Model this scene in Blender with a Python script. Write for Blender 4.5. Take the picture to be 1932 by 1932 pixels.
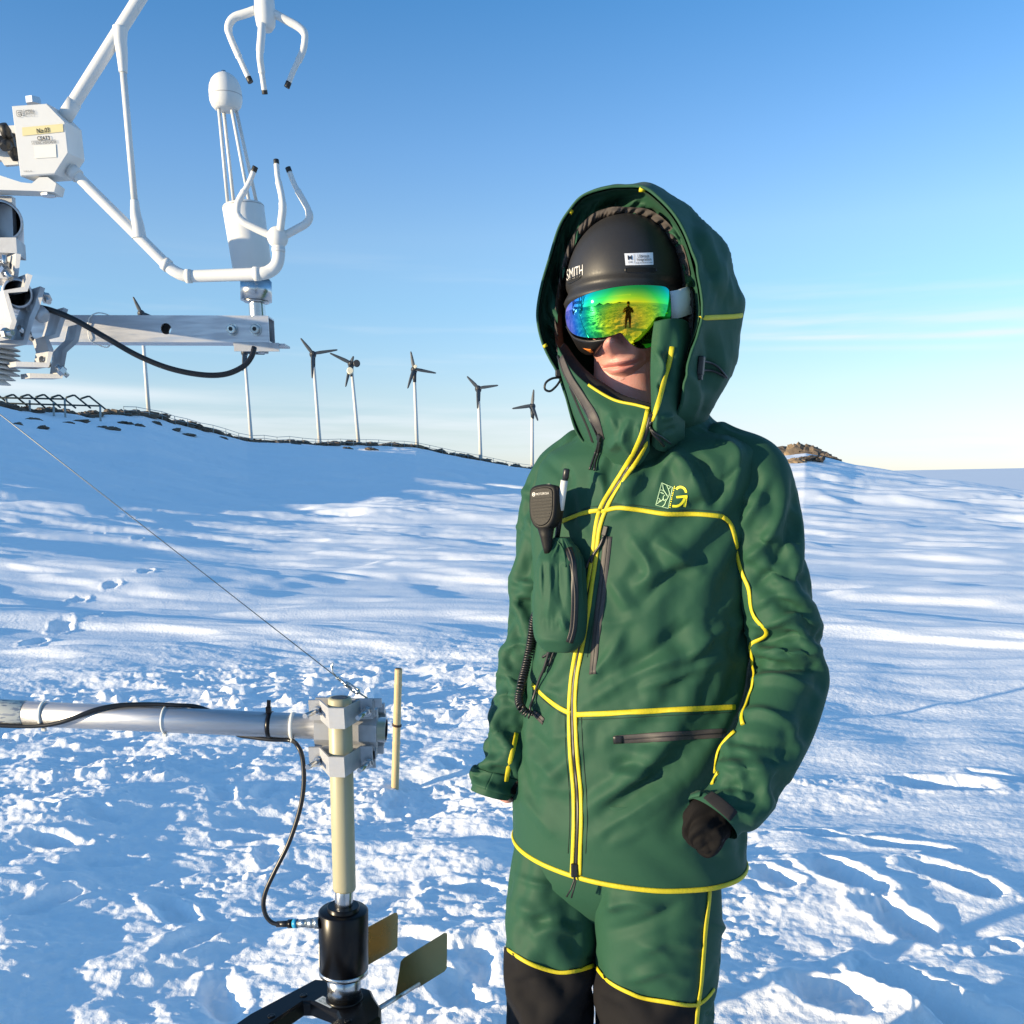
import bpy, bmesh, math, random
import numpy as np
from mathutils import Vector, Matrix, Quaternion
from mathutils.bvhtree import BVHTree

for o in list(bpy.data.objects):
    bpy.data.objects.remove(o)
scene = bpy.context.scene
COL = scene.collection
rad = math.radians

# ------------------------------------------------------------------ camera
W, F, CX, CY = 1932.0, 1787.0, 966.0, 1288.0     # the photo is the top of a taller frame, hence the lens shift
CAM = np.array((0.0, 0.0, 1.50))
PITCH, ROLL = rad(12.25), 0.020
_f = np.array((0, math.cos(PITCH), -math.sin(PITCH)))
_r0 = np.array((1.0, 0, 0)); _u0 = np.array((0, math.sin(PITCH), math.cos(PITCH)))
_r = math.cos(ROLL) * _r0 - math.sin(ROLL) * _u0
_u = math.sin(ROLL) * _r0 + math.cos(ROLL) * _u0
cam_d = bpy.data.cameras.new('camera')
cam = bpy.data.objects.new('camera', cam_d); COL.objects.link(cam)
cam_d.sensor_fit = 'HORIZONTAL'; cam_d.sensor_width = 36.0
cam_d.lens = 36.0 * F / W
cam_d.shift_y = (CY - W / 2) / W
cam_d.clip_start = 0.02; cam_d.clip_end = 200000
cam.matrix_world = Matrix(((_r[0], _u[0], -_f[0], CAM[0]), (_r[1], _u[1], -_f[1], CAM[1]), (_r[2], _u[2], -_f[2], CAM[2]), (0, 0, 0, 1)))
scene.camera = cam

# ------------------------------------------------------------------ world, sun, exposure
SUN_EL, SUN_AZ = rad(6.5), rad(-114.0)          # azimuth from +Y, clockwise: low sun from the left, a little behind the camera
sun_dir = Vector((math.sin(SUN_AZ) * math.cos(SUN_EL), math.cos(SUN_AZ) * math.cos(SUN_EL), math.sin(SUN_EL)))
world = bpy.data.worlds.new('World'); scene.world = world; world.use_nodes = True
nt = world.node_tree; nt.nodes.clear()
def wn(t, **k):
    n = nt.nodes.new(t)
    for a, b in k.items(): setattr(n, a, b)
    return n
sky = wn('ShaderNodeTexSky', sky_type='NISHITA', sun_disc=False)
sky.sun_elevation = SUN_EL; sky.sun_rotation = SUN_AZ; sky.altitude = 200
sky.air_density = 0.8; sky.dust_density = 0.0; sky.ozone_density = 2.0
bg = wn('ShaderNodeBackground'); bg.inputs['Strength'].default_value = 0.15
wout = wn('ShaderNodeOutputWorld')
# thin cirrus streaks, laid out by direction
tc = wn('ShaderNodeTexCoord'); sep = wn('ShaderNodeSeparateXYZ')
nt.links.new(tc.outputs['Generated'], sep.inputs[0])
def wmath(op, a, b=None, c=None, clamp=False):
    n = wn('ShaderNodeMath', operation=op); n.use_clamp = clamp
    for i, v in enumerate((a, b, c)):
        if v is None: continue
        if isinstance(v, (int, float)): n.inputs[i].default_value = v
        else: nt.links.new(v, n.inputs[i])
    return n.outputs[0]
def wsmooth(v, lo, hi):
    n = wn('ShaderNodeMapRange', interpolation_type='SMOOTHSTEP'); n.inputs[1].default_value = lo; n.inputs[2].default_value = hi
    nt.links.new(v, n.inputs[0]); return n.outputs[0]
az = wmath('ARCTAN2', sep.outputs['X'], sep.outputs['Y']); el = wmath('ARCSINE', sep.outputs['Z'])
comb = wn('ShaderNodeCombineXYZ')
nt.links.new(wmath('MULTIPLY', az, 1.6), comb.inputs[0]); nt.links.new(wmath('ADD', wmath('MULTIPLY', el, 22.0), wmath('MULTIPLY', az, 0.5)), comb.inputs[1])
n1 = wn('ShaderNodeTexNoise'); n1.inputs['Scale'].default_value = 1.5; n1.inputs['Detail'].default_value = 6; n1.inputs['Roughness'].default_value = 0.55
nt.links.new(comb.outputs[0], n1.inputs['Vector'])
streak = wsmooth(n1.outputs[0], 0.50, 0.80)
band = wmath('MULTIPLY', wsmooth(el, 0.005, 0.06), wmath('SUBTRACT', 1.0, wsmooth(el, 0.14, 0.24)))
n2 = wn('ShaderNodeTexNoise'); n2.inputs['Scale'].default_value = 3.2; n2.inputs['Detail'].default_value = 5
nt.links.new(comb.outputs[0], n2.inputs['Vector'])
def wband(c, w):                                  # a narrow band of elevation
    d = wmath('DIVIDE', wmath('SUBTRACT', wmath('ADD', el, wmath('MULTIPLY', az, .05)), c), w); return wmath('POWER', 2.718, wmath('MULTIPLY', wmath('MULTIPLY', d, d), -1.0))
right = wsmooth(az, .16, .30)
long_streak = wmath('MULTIPLY', wmath('MULTIPLY', right, wsmooth(n2.outputs[0], .30, .62)), wmath('ADD', wmath('ADD', wmath('MULTIPLY', wband(.1545, .0085), .55), wmath('MULTIPLY', wband(.1405, .0034), .85)), wmath('MULTIPLY', wband(.129, .003), .3)))
veil = wmath('MULTIPLY', wmath('MULTIPLY', wband(.045, .022), wsmooth(n2.outputs[0], .34, .66)), .55)
cl = wmath('ADD', wmath('MULTIPLY', wmath('MULTIPLY', streak, band), 0.35), wmath('ADD', wmath('ADD', long_streak, wmath('MULTIPLY', wmath('MULTIPLY', wband(.066, .006), wmath('SUBTRACT', 1.0, wsmooth(az, -.36, -.22))), .6)), veil), clamp=True)
mix = wn('ShaderNodeMix', data_type='RGBA'); mix.blend_type = 'MIX'
# phone's rendering of the clear sky by elevation; unseen top brightened to light snow
cr_ = wn('ShaderNodeValToRGB'); e_ = cr_.color_ramp.elements
for i, (deg, c) in enumerate([(0, (0.437, 0.486, 0.826)), (2.8, (0.599, 0.535, 0.648)), (4.8, (0.680, 0.608, 0.648)), (7, (0.680, 0.664, 0.697)), (9.5, (0.680, 0.713, 0.745)), (12.8, (0.761, 0.769, 0.794)), (17, (0.624, 0.737, 0.842)), (24, (0.373, 0.648, 0.826)), (48, (.82, 1.02, 1.06))]):
    q_ = e_[i] if i < 2 else e_.new(deg / 90)
    q_.position = deg / 90; q_.color = (*c, 1)
nt.links.new(wmath('DIVIDE', el, math.pi / 2, clamp=True), cr_.inputs[0])
hs = wn('ShaderNodeMix', data_type='RGBA'); hs.blend_type = 'MULTIPLY'; hs.inputs[0].default_value = 1.0
nt.links.new(sky.outputs[0], hs.inputs[6]); nt.links.new(cr_.outputs[0], hs.inputs[7])
nt.links.new(cl, mix.inputs[0]); nt.links.new(hs.outputs[2], mix.inputs[6]); mix.inputs[7].default_value = (2.15, 2.35, 2.5, 1)
nt.links.new(mix.outputs[2], bg.inputs['Color']); nt.links.new(bg.outputs[0], wout.inputs[0])

sun_d = bpy.data.lights.new('sun', 'SUN'); sun_d.energy = 3.1; sun_d.angle = rad(0.55); sun_d.color = (1.0, 0.81, 0.53)
sun = bpy.data.objects.new('sun', sun_d); COL.objects.link(sun)
sun.rotation_euler = sun_dir.to_track_quat('Z', 'Y').to_euler()
sun.location = (-8, -4, 6)
scene.view_settings.view_transform = 'Standard'; scene.view_settings.look = 'None'
scene.view_settings.gamma = 1.0; scene.view_settings.use_curve_mapping = False
scene.view_settings.exposure = 1.44
scene.cycles.use_denoising = True
scene.cycles.max_bounces = 6; scene.cycles.diffuse_bounces = 4; scene.cycles.glossy_bounces = 4; scene.cycles.transmission_bounces = 4

# ------------------------------------------------------------------ helpers
def ray(px, py):
    return _f * F + _r * (px - CX) + _u * (CY - py)
def P(px, py, Y):
    "world point seen at photo position (px, py) that stands at forward distance Y"
    d = ray(px, py); return Vector(CAM + d * (Y / d[1]))
def PZ(px, py, z=0.0):
    d = ray(px, py); return Vector(CAM + d * ((z - CAM[2]) / d[2]))
def ppm(Y, py=1000):
    "photo pixels per metre at forward distance Y"
    d = ray(CX, py); return F / (Y / d[1] * F)
def to_px(p):
    v = np.array(p) - CAM
    z = v @ _f; return CX + F * (v @ _r) / z, CY - F * (v @ _u) / z

def mat(name, color=(.5, .5, .5), rough=.5, metal=0.0, **k):
    m = bpy.data.materials.new(name); m.use_nodes = True
    b = m.node_tree.nodes['Principled BSDF']
    b.inputs['Base Color'].default_value = (*color, 1); b.inputs['Roughness'].default_value = rough; b.inputs['Metallic'].default_value = metal
    for a, v in k.items():
        b.inputs[a.replace('_', ' ')].default_value = v
    return m
def nodes_of(m):
    t = m.node_tree; return t, t.nodes['Principled BSDF']
def add_noise(m, scale, amt, c2=None, rough_amt=0.0, bump=0.0, bump_scale=None, stretch=None, detail=5, dist=0.01, lo=.35, hi=.65):
    "procedural mottling, roughness wear and fine relief on a material"
    t, b = nodes_of(m)
    tc = t.nodes.new('ShaderNodeTexCoord'); mp = t.nodes.new('ShaderNodeMapping')
    t.links.new(tc.outputs['Object'], mp.inputs['Vector'])
    if stretch: mp.inputs['Scale'].default_value = stretch
    n = t.nodes.new('ShaderNodeTexNoise'); n.inputs['Scale'].default_value = scale; n.inputs['Detail'].default_value = detail
    t.links.new(mp.outputs[0], n.inputs['Vector'])
    mr = t.nodes.new('ShaderNodeMapRange'); mr.inputs[1].default_value = lo; mr.inputs[2].default_value = hi
    t.links.new(n.outputs[0], mr.inputs[0])
    if c2 is not None:
        mx = t.nodes.new('ShaderNodeMix'); mx.data_type = 'RGBA'
        mx.inputs[6].default_value = b.inputs['Base Color'].default_value[:]; mx.inputs[7].default_value = (*c2, 1)
        mu = t.nodes.new('ShaderNodeMath'); mu.operation = 'MULTIPLY'; mu.inputs[1].default_value = amt
        t.links.new(mr.outputs[0], mu.inputs[0]); t.links.new(mu.outputs[0], mx.inputs[0]); t.links.new(mx.outputs[2], b.inputs['Base Color'])
    if rough_amt:
        r0 = b.inputs['Roughness'].default_value
        m2 = t.nodes.new('ShaderNodeMapRange'); m2.inputs[3].default_value = r0 - rough_amt; m2.inputs[4].default_value = r0 + rough_amt
        t.links.new(mr.outputs[0], m2.inputs[0]); t.links.new(m2.outputs[0], b.inputs['Roughness'])
    if bump:
        bp = t.nodes.new('ShaderNodeBump'); bp.inputs['Strength'].default_value = bump; bp.inputs['Distance'].default_value = dist
        src = n
        if bump_scale:
            src = t.nodes.new('ShaderNodeTexNoise'); src.inputs['Scale'].default_value = bump_scale; src.inputs['Detail'].default_value = 4
            t.links.new(mp.outputs[0], src.inputs['Vector'])
        t.links.new(src.outputs[0], bp.inputs['Height']); t.links.new(bp.outputs[0], b.inputs['Normal'])
    return m

def tag(o, label=None, cat=None, group=None, kind=None):
    if label: o['label'] = label
    if cat: o['category'] = cat
    if group: o['group'] = group
    if kind: o['kind'] = kind
    return o
def link(name, me, m=None, parent=None):
    o = bpy.data.objects.new(name, me); COL.objects.link(o)
    if m is not None and not me.materials: me.materials.append(m)
    if parent is not None:
        o.parent = parent; o.matrix_parent_inverse = parent.matrix_world.inverted()
    return o
def empty(name, loc, label, cat, group=None):
    o = bpy.data.objects.new(name, None); COL.objects.link(o)
    o.empty_display_size = .05
    o.location = loc; o.matrix_world = Matrix.Translation(Vector(loc))
    return tag(o, label, cat, group)

class MB:
    "collects vertices and faces of one mesh"
    def __init__(s): s.v = []; s.f = []; s.sm = []
    def add(s, vs, fs, smooth=False):
        k = len(s.v); s.v += [tuple(v) for v in vs]; s.f += [tuple(i + k for i in f) for f in fs]; s.sm += [smooth] * len(fs); return s
    def ring_loft(s, rings, closed=True, cap=(True, True), smooth=True, loop=False):
        n = len(rings[0]); vs = [p for r in rings for p in r]; fs = []
        m = len(rings)
        for i in range(m if loop else m - 1):
            a, b = i * n, ((i + 1) % m) * n
            for j in range(n if closed else n - 1):
                k = (j + 1) % n; fs.append((a + j, a + k, b + k, b + j))
        s.add(vs, fs, smooth)
        if not loop and closed:
            k = len(s.v) - len(vs)
            if cap[0]: s.f.append(tuple(range(k + n - 1, k - 1, -1))); s.sm.append(False)
            if cap[1]: s.f.append(tuple(range(k + (m - 1) * n, k + m * n))); s.sm.append(False)
        return s
    def tube(s, pts, r, n=14, cap=True, flat=1.0, ref=None):
        "swept round tube; r scalar or list"
        pts = [Vector(p) for p in pts]; m = len(pts)
        rs = r if isinstance(r, (list, tuple)) else [r] * m
        rings = []; nrm = None
        for i, p in enumerate(pts):
            t = (pts[min(i + 1, m - 1)] - pts[max(i - 1, 0)]).normalized()
            if nrm is None:
                a = Vector(ref) if ref is not None else (Vector((0, 0, 1)) if abs(t.z) < .9 else Vector((1, 0, 0)))
                nrm = (a - t * a.dot(t)).normalized()
            else:
                nrm = (nrm - t * nrm.dot(t)).normalized()
            bi = t.cross(nrm)
            rings.append([p + (nrm * math.cos(2 * math.pi * j / n) * flat + bi * math.sin(2 * math.pi * j / n)) * rs[i] for j in range(n)])
        return s.ring_loft(rings, cap=(cap, cap))
    def rod(s, a, b, r, r2=None, n=16, cap=True):
        return s.tube([a, b], [r, r if r2 is None else r2], n, cap)
    def lathe(s, base, axis, prof, n=28, cap=(True, True), smooth=True):
        "prof: (height along axis, radius) list"
        base = Vector(base); ax = Vector(axis).normalized()
        u = ax.orthogonal().normalized(); v = ax.cross(u)
        rings = [[base + ax * h + (u * math.cos(2 * math.pi * j / n) + v * math.sin(2 * math.pi * j / n)) * r for j in range(n)] for h, r in prof]
        return s.ring_loft(rings, cap=cap, smooth=smooth)
    def box(s, c, x, y, z, bev=0.0):
        "box from centre and three half-axis vectors"
        c, x, y, z = Vector(c), Vector(x), Vector(y), Vector(z)
        if bev <= 0:
            vs = [c + x * i + y * j + z * k for i in (-1, 1) for j in (-1, 1) for k in (-1, 1)]
            return s.add(vs, [(0, 1, 3, 2), (4, 6, 7, 5), (0, 4, 5, 1), (2, 3, 7, 6), (0, 2, 6, 4), (1, 5, 7, 3)])
        bm = bmesh.new(); bmesh.ops.create_cube(bm, size=2)
        L = (x.length, y.length, z.length); n = (x / L[0], y / L[1], z / L[2])
        for v in bm.verts: v.co = Vector((v.co.x * L[0], v.co.y * L[1], v.co.z * L[2]))
        bmesh.ops.bevel(bm, geom=bm.edges[:], offset=min(bev, .45 * min(L) * 2), segments=2, affect='EDGES', profile=.5)
        bm.verts.index_update()
        s.add([c + n[0] * v.co.x + n[1] * v.co.y + n[2] * v.co.z for v in bm.verts], [[v.index for v in f.verts] for f in bm.faces]); bm.free(); return s
    def prism(s, poly, depth, smooth=False):
        "poly: list of 3D points (planar), extruded by vector depth"
        n = len(poly); d = Vector(depth); a = [Vector(p) for p in poly]
        vs = a + [p + d for p in a]
        fs = [tuple(range(n - 1, -1, -1)), tuple(range(n, 2 * n))] + [(j, (j + 1) % n, n + (j + 1) % n, n + j) for j in range(n)]
        return s.add(vs, fs, smooth)
    def mesh(s, name):
        me = bpy.data.meshes.new(name); me.from_pydata(s.v, [], s.f)
        me.polygons.foreach_set('use_smooth', s.sm); me.update(); return me
    def build(s, name, m, parent=None, label=None, fix=True):
        me = s.mesh(name)
        if fix:
            bm = bmesh.new(); bm.from_mesh(me); bmesh.ops.recalc_face_normals(bm, faces=bm.faces); bm.to_mesh(me); bm.free()
        o = link(name, me, m, parent)
        if label: o['label'] = label
        return o

def cr(pts, n, closed=False):
    "Catmull-Rom resample (by arc length) of a list of points in any dimension"
    p = np.array([tuple(q) for q in pts], float); m = len(p)
    if closed: ext = np.vstack([p[-1], p, p[0], p[1]])
    else: ext = np.vstack([2 * p[0] - p[1], p, 2 * p[-1] - p[-2]])
    out = []
    segs = m if closed else m - 1
    K = 24
    for i in range(segs):
        a, b, c, d = ext[i:i + 4]
        for t in np.linspace(0, 1, K, endpoint=False):
            out.append(.5 * ((2 * b) + (-a + c) * t + (2 * a - 5 * b + 4 * c - d) * t * t + (-a + 3 * b - 3 * c + d) * t ** 3))
    if not closed: out.append(p[-1])
    else: out.append(out[0])
    out = np.array(out); L = np.concatenate([[0], np.cumsum(np.linalg.norm(np.diff(out, axis=0), axis=1))])
    s = np.linspace(0, L[-1], n, endpoint=not closed)
    return np.stack([np.interp(s, L, out[:, k]) for k in range(out.shape[1])], 1)

# vectorised gradient noise
_rng = np.random.default_rng(7)
_perm = _rng.permutation(512); _perm = np.concatenate([_perm, _perm, _perm])
_ga = _rng.uniform(0, 2 * math.pi, 512); _gx, _gy = np.cos(_ga), np.sin(_ga)
def pnoise(x, y, seed=0):
    x = x + seed * 17.31; y = y + seed * 9.77
    xi = np.floor(x).astype(np.int64); yi = np.floor(y).astype(np.int64); xf = x - xi; yf = y - yi
    u = xf ** 3 * (xf * (xf * 6 - 15) + 10); v = yf ** 3 * (yf * (yf * 6 - 15) + 10)
    def g(ix, iy, fx, fy):
        h = _perm[(_perm[(xi + ix) & 511] + yi + iy) & 511]; return _gx[h] * fx + _gy[h] * fy
    a = g(0, 0, xf, yf); b = g(1, 0, xf - 1, yf); c = g(0, 1, xf, yf - 1); d = g(1, 1, xf - 1, yf - 1)
    return (a + u * (b - a)) * (1 - v) + (c + u * (d - c)) * v
def fbm(x, y, oct=4, seed=0, gain=.5, lac=2.03):
    s = 0; a = 1.0
    for o in range(oct):
        s = s + a * pnoise(x, y, seed + o * 3); x = x * lac; y = y * lac; a *= gain
    return s
def sstep(x, a, b):
    t = np.clip((x - a) / (b - a), 0, 1); return t * t * (3 - 2 * t)
# ------------------------------------------------------------------ tools to lay trim on cloth
def bvh_of(objs):
    vs, fs = [], []
    dg = bpy.context.evaluated_depsgraph_get()
    for o in objs:
        e = o.evaluated_get(dg); me = e.to_mesh(); k = len(vs); mw = o.matrix_world
        vs += [mw @ v.co for v in me.vertices]; fs += [tuple(i + k for i in p.vertices) for p in me.polygons]; e.to_mesh_clear()
    return BVHTree.FromPolygons(vs, fs)
def hit(bvh, px, py):
    d = Vector(ray(px, py)).normalized(); o = Vector(CAM)
    loc, n, i, dist = bvh.ray_cast(o, d)
    if loc is None: return None
    if n.dot(d) > 0: n = -n
    return loc, n
def lay(bvh, pts, step=7.0, smooth=2, nudge=0):
    q = np.array(pts, float)
    L = np.linalg.norm(np.diff(q, axis=0), axis=1).sum(); m = max(4, int(L / step))
    c = cr(pts, m) if len(pts) > 2 else np.array([q[0] + (q[1] - q[0]) * f for f in np.linspace(0, 1, m)])
    loc, nor = [], []
    for a in c:
        h = hit(bvh, a[0], a[1])
        k = 0
        while h is None and nudge and k < 14: k += 1; h = hit(bvh, a[0] + nudge * k, a[1])
        if h and nudge and k: h2 = hit(bvh, a[0] + nudge * (k + 1.5), a[1]); h = h2 or h
        if h: loc.append(np.array(h[0])); nor.append(np.array(h[1]))
    loc, nor = np.array(loc), np.array(nor)
    for _ in range(smooth):
        l2 = loc.copy(); l2[1:-1] = .5 * loc[1:-1] + .25 * (loc[2:] + loc[:-2]); loc = l2
        n2 = nor.copy(); n2[1:-1] = .34 * nor[1:-1] + .33 * (nor[2:] + nor[:-2]); nor = n2
    nor /= np.linalg.norm(nor, axis=1, keepdims=True); return loc, nor
def ribbon(bvh, pts, w, h=.002, lift=.0005, step=7.0, sect=10, mb=None, flatness=2.0, puck=0.0, nudge=0, smooth=2):
    "a sewn strip: w half width, h half height (metres), lying on the cloth"
    loc, nor = lay(bvh, pts, step, smooth, nudge)
    mb = mb or MB(); rings = []
    m = len(loc)
    for i in range(m):
        tg = loc[min(i + 1, m - 1)] - loc[max(i - 1, 0)]; tg /= np.linalg.norm(tg) + 1e-9
        sd = np.cross(tg, nor[i]); sd /= np.linalg.norm(sd) + 1e-9
        k = 1 + puck * math.sin(i * 2.4) * math.sin(i * .9)
        th = np.linspace(0, 2 * np.pi, sect, endpoint=False)
        C, S = np.cos(th), np.sin(th); rr = (np.abs(C) ** 2.6 + np.abs(S) ** 2.6) ** (-1 / 2.6)
        rings.append([Vector(loc[i] + nor[i] * (lift + h * k * rr[j] * S[j]) + sd * w * rr[j] * C[j]) for j in range(sect)])
    return mb.ring_loft(rings)
def patch(ctrl, nu, nv, closed_u=False):
    "smooth surface through a grid of (photo x, photo y, distance) points"
    rows = [cr(r, nu, closed_u) for r in ctrl]
    g = np.array(rows)
    out = np.array([cr(g[:, k], nv) for k in range(g.shape[1])]).transpose(1, 0, 2)
    return np.array([[np.array(P(*q)) for q in r] for r in out])
def text_shape(txt, bold=False):
    cu = bpy.data.curves.new('t', 'FONT'); cu.body = txt; cu.fill_mode = 'FRONT'; cu.resolution_u = 3
    if bold: cu.offset = .018
    o = bpy.data.objects.new('t', cu); COL.objects.link(o)
    dg = bpy.context.evaluated_depsgraph_get(); dg.update(); me = bpy.data.meshes.new_from_object(o.evaluated_get(dg))
    v = np.array([q.co[:2] for q in me.vertices]); f = [tuple(p.vertices) for p in me.polygons]
    bpy.data.objects.remove(o); bpy.data.curves.remove(cu); bpy.data.meshes.remove(me)
    v[:, 0] -= v[:, 0].min(); w = v[:, 0].max(); h = v[:, 1].max(); v /= (w, h); return v, f
def printed(bvh, quad, shapes, lift=.0006, mb=None):
    "flat print: 2D shapes in the unit square laid on a surface inside a photo quad (top-left, top-right, bottom-right, bottom-left)"
    mb = mb or MB(); q = [np.array(a, float) for a in quad]
    for v, f in shapes:
        pts = []
        for x, y in v:
            p = q[0] * (1 - x) * y + q[1] * x * y + q[2] * x * (1 - y) + q[3] * (1 - x) * (1 - y)
            h = hit(bvh, p[0], p[1])
            if h is None: h = hit(bvh, *(p * .9 + .1 * (q[0] + q[1] + q[2] + q[3]) / 4))
            pts.append(h[0] + h[1] * lift if h else Vector(P(p[0], p[1], 1.7)))
        mb.add(pts, f)
    return mb
def printed_px(bvh, shapes, lift=.0012):
    mb = MB()
    for v, f in shapes:
        hs2 = [hit(bvh, x, y) for x, y in v]; mb.add([h[0] + h[1] * lift for h in hs2], f)
    return mb
def rect(x0, y0, x1, y1, n=6):
    xs = np.linspace(x0, x1, n); v = [(x, y) for y in (y0, y1) for x in xs]
    return np.array(v), [(i, i + 1, n + i + 1, n + i) for i in range(n - 1)]
def place_text(txt, x0, y0, x1, y1, bold=False):
    v, f = text_shape(txt, bold); return np.stack([x0 + v[:, 0] * (x1 - x0), y0 + v[:, 1] * (y1 - y0)], 1), f
def strokeline(pts, w):
    "2D line as thin quads (unit square coords)"
    v, f = [], []
    p = np.array(pts, float)
    for i in range(len(p)):
        t_ = p[min(i + 1, len(p) - 1)] - p[max(i - 1, 0)]; t_ /= np.linalg.norm(t_) + 1e-9; s_ = np.array((-t_[1], t_[0])) * w
        v += [p[i] + s_, p[i] - s_]
    return np.array(v), [(2 * i, 2 * i + 1, 2 * i + 3, 2 * i + 2) for i in range(len(p) - 1)]

# ================================================================== SETTING
# ------------------------------------------------------------------ snow terrain
# crest of the snow slope: photo position and distance of the skyline, by azimuth
_crest = [(-1400, 710, 60), (-700, 720, 66), (-300, 744, 70), (0, 770, 78), (150, 782, 84), (270, 790, 92), (465, 832, 104), (600, 834, 112), (784, 846, 122), (905, 868, 128), (1003, 884, 134),
          (1250, 880, 112), (1430, 868, 90), (1520, 866, 84), (1613, 889, 80), (1750, 906, 76), (1932, 926, 70), (2300, 960, 66), (3200, 1010, 66)]
_ca, _cr, _cz = [], [], []
for a, b, r in _crest:
    d = ray(a, b); h = math.hypot(d[0], d[1]); _ca.append(math.atan2(d[0], d[1])); _cr.append(r); _cz.append(CAM[2] + d[2] / h * r)
_ca = [-math.pi, -2.4] + _ca + [1.5, math.pi]; _cr = [70, 62] + _cr + [66, 70]; _cz = [-2.0, 1.0] + _cz + [-3.0, -2.0]
def crest(az): return np.interp(az, _ca, _cr), np.interp(az, _ca, _cz)

# footprints: (photo x, photo y, heading in degrees from +X, length, width, depth)
_prints = []
for (a, b, hd, L, Wd, D) in [(1795, 1668, 136, .34, .17, .085), (1592, 1668, 112, .38, .17, .09), (1700, 1745, 122, .34, .16, .09), (1722, 1872, 124, .40, .16, .09),
                             (1540, 1575, 150, .30, .10, .04), (1700, 1602, 158, .36, .12, .055), (1780, 1478, 168, .48, .20, .06),
                             (1575, 1880, 150, .30, .17, .08), (1462, 1672, 120, .20, .13, .06), (1840, 1930, 122, .36, .16, .09),
                             (1893, 1783, 140, .10, .08, .045), (1905, 1468, 150, .40, .10, .03)]:
    g = PZ(a, b); _prints.append((g.x, g.y, rad(hd), L, Wd, D))
_pr = random.Random(4)
for _ in range(22):
    g = PZ(_pr.uniform(40, 960), _pr.uniform(1400, 1900)); _prints.append((g.x, g.y, rad(_pr.uniform(0, 180)), .30, .12, _pr.uniform(.03, .05)))
for (a, b) in [(250, 1035), (300, 1045), (170, 1030), (265, 1062), (195, 1060), (235, 1097), (360, 1097), (280, 1122), (215, 1140), (150, 1155), (300, 1010), (255, 1000), (230, 978), (205, 962), (180, 950), (120, 1215), (70, 1240), (175, 1200)]:
    g = PZ(a, b); _prints.append((g.x, g.y, rad(100), .36, .20, .07))

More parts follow.
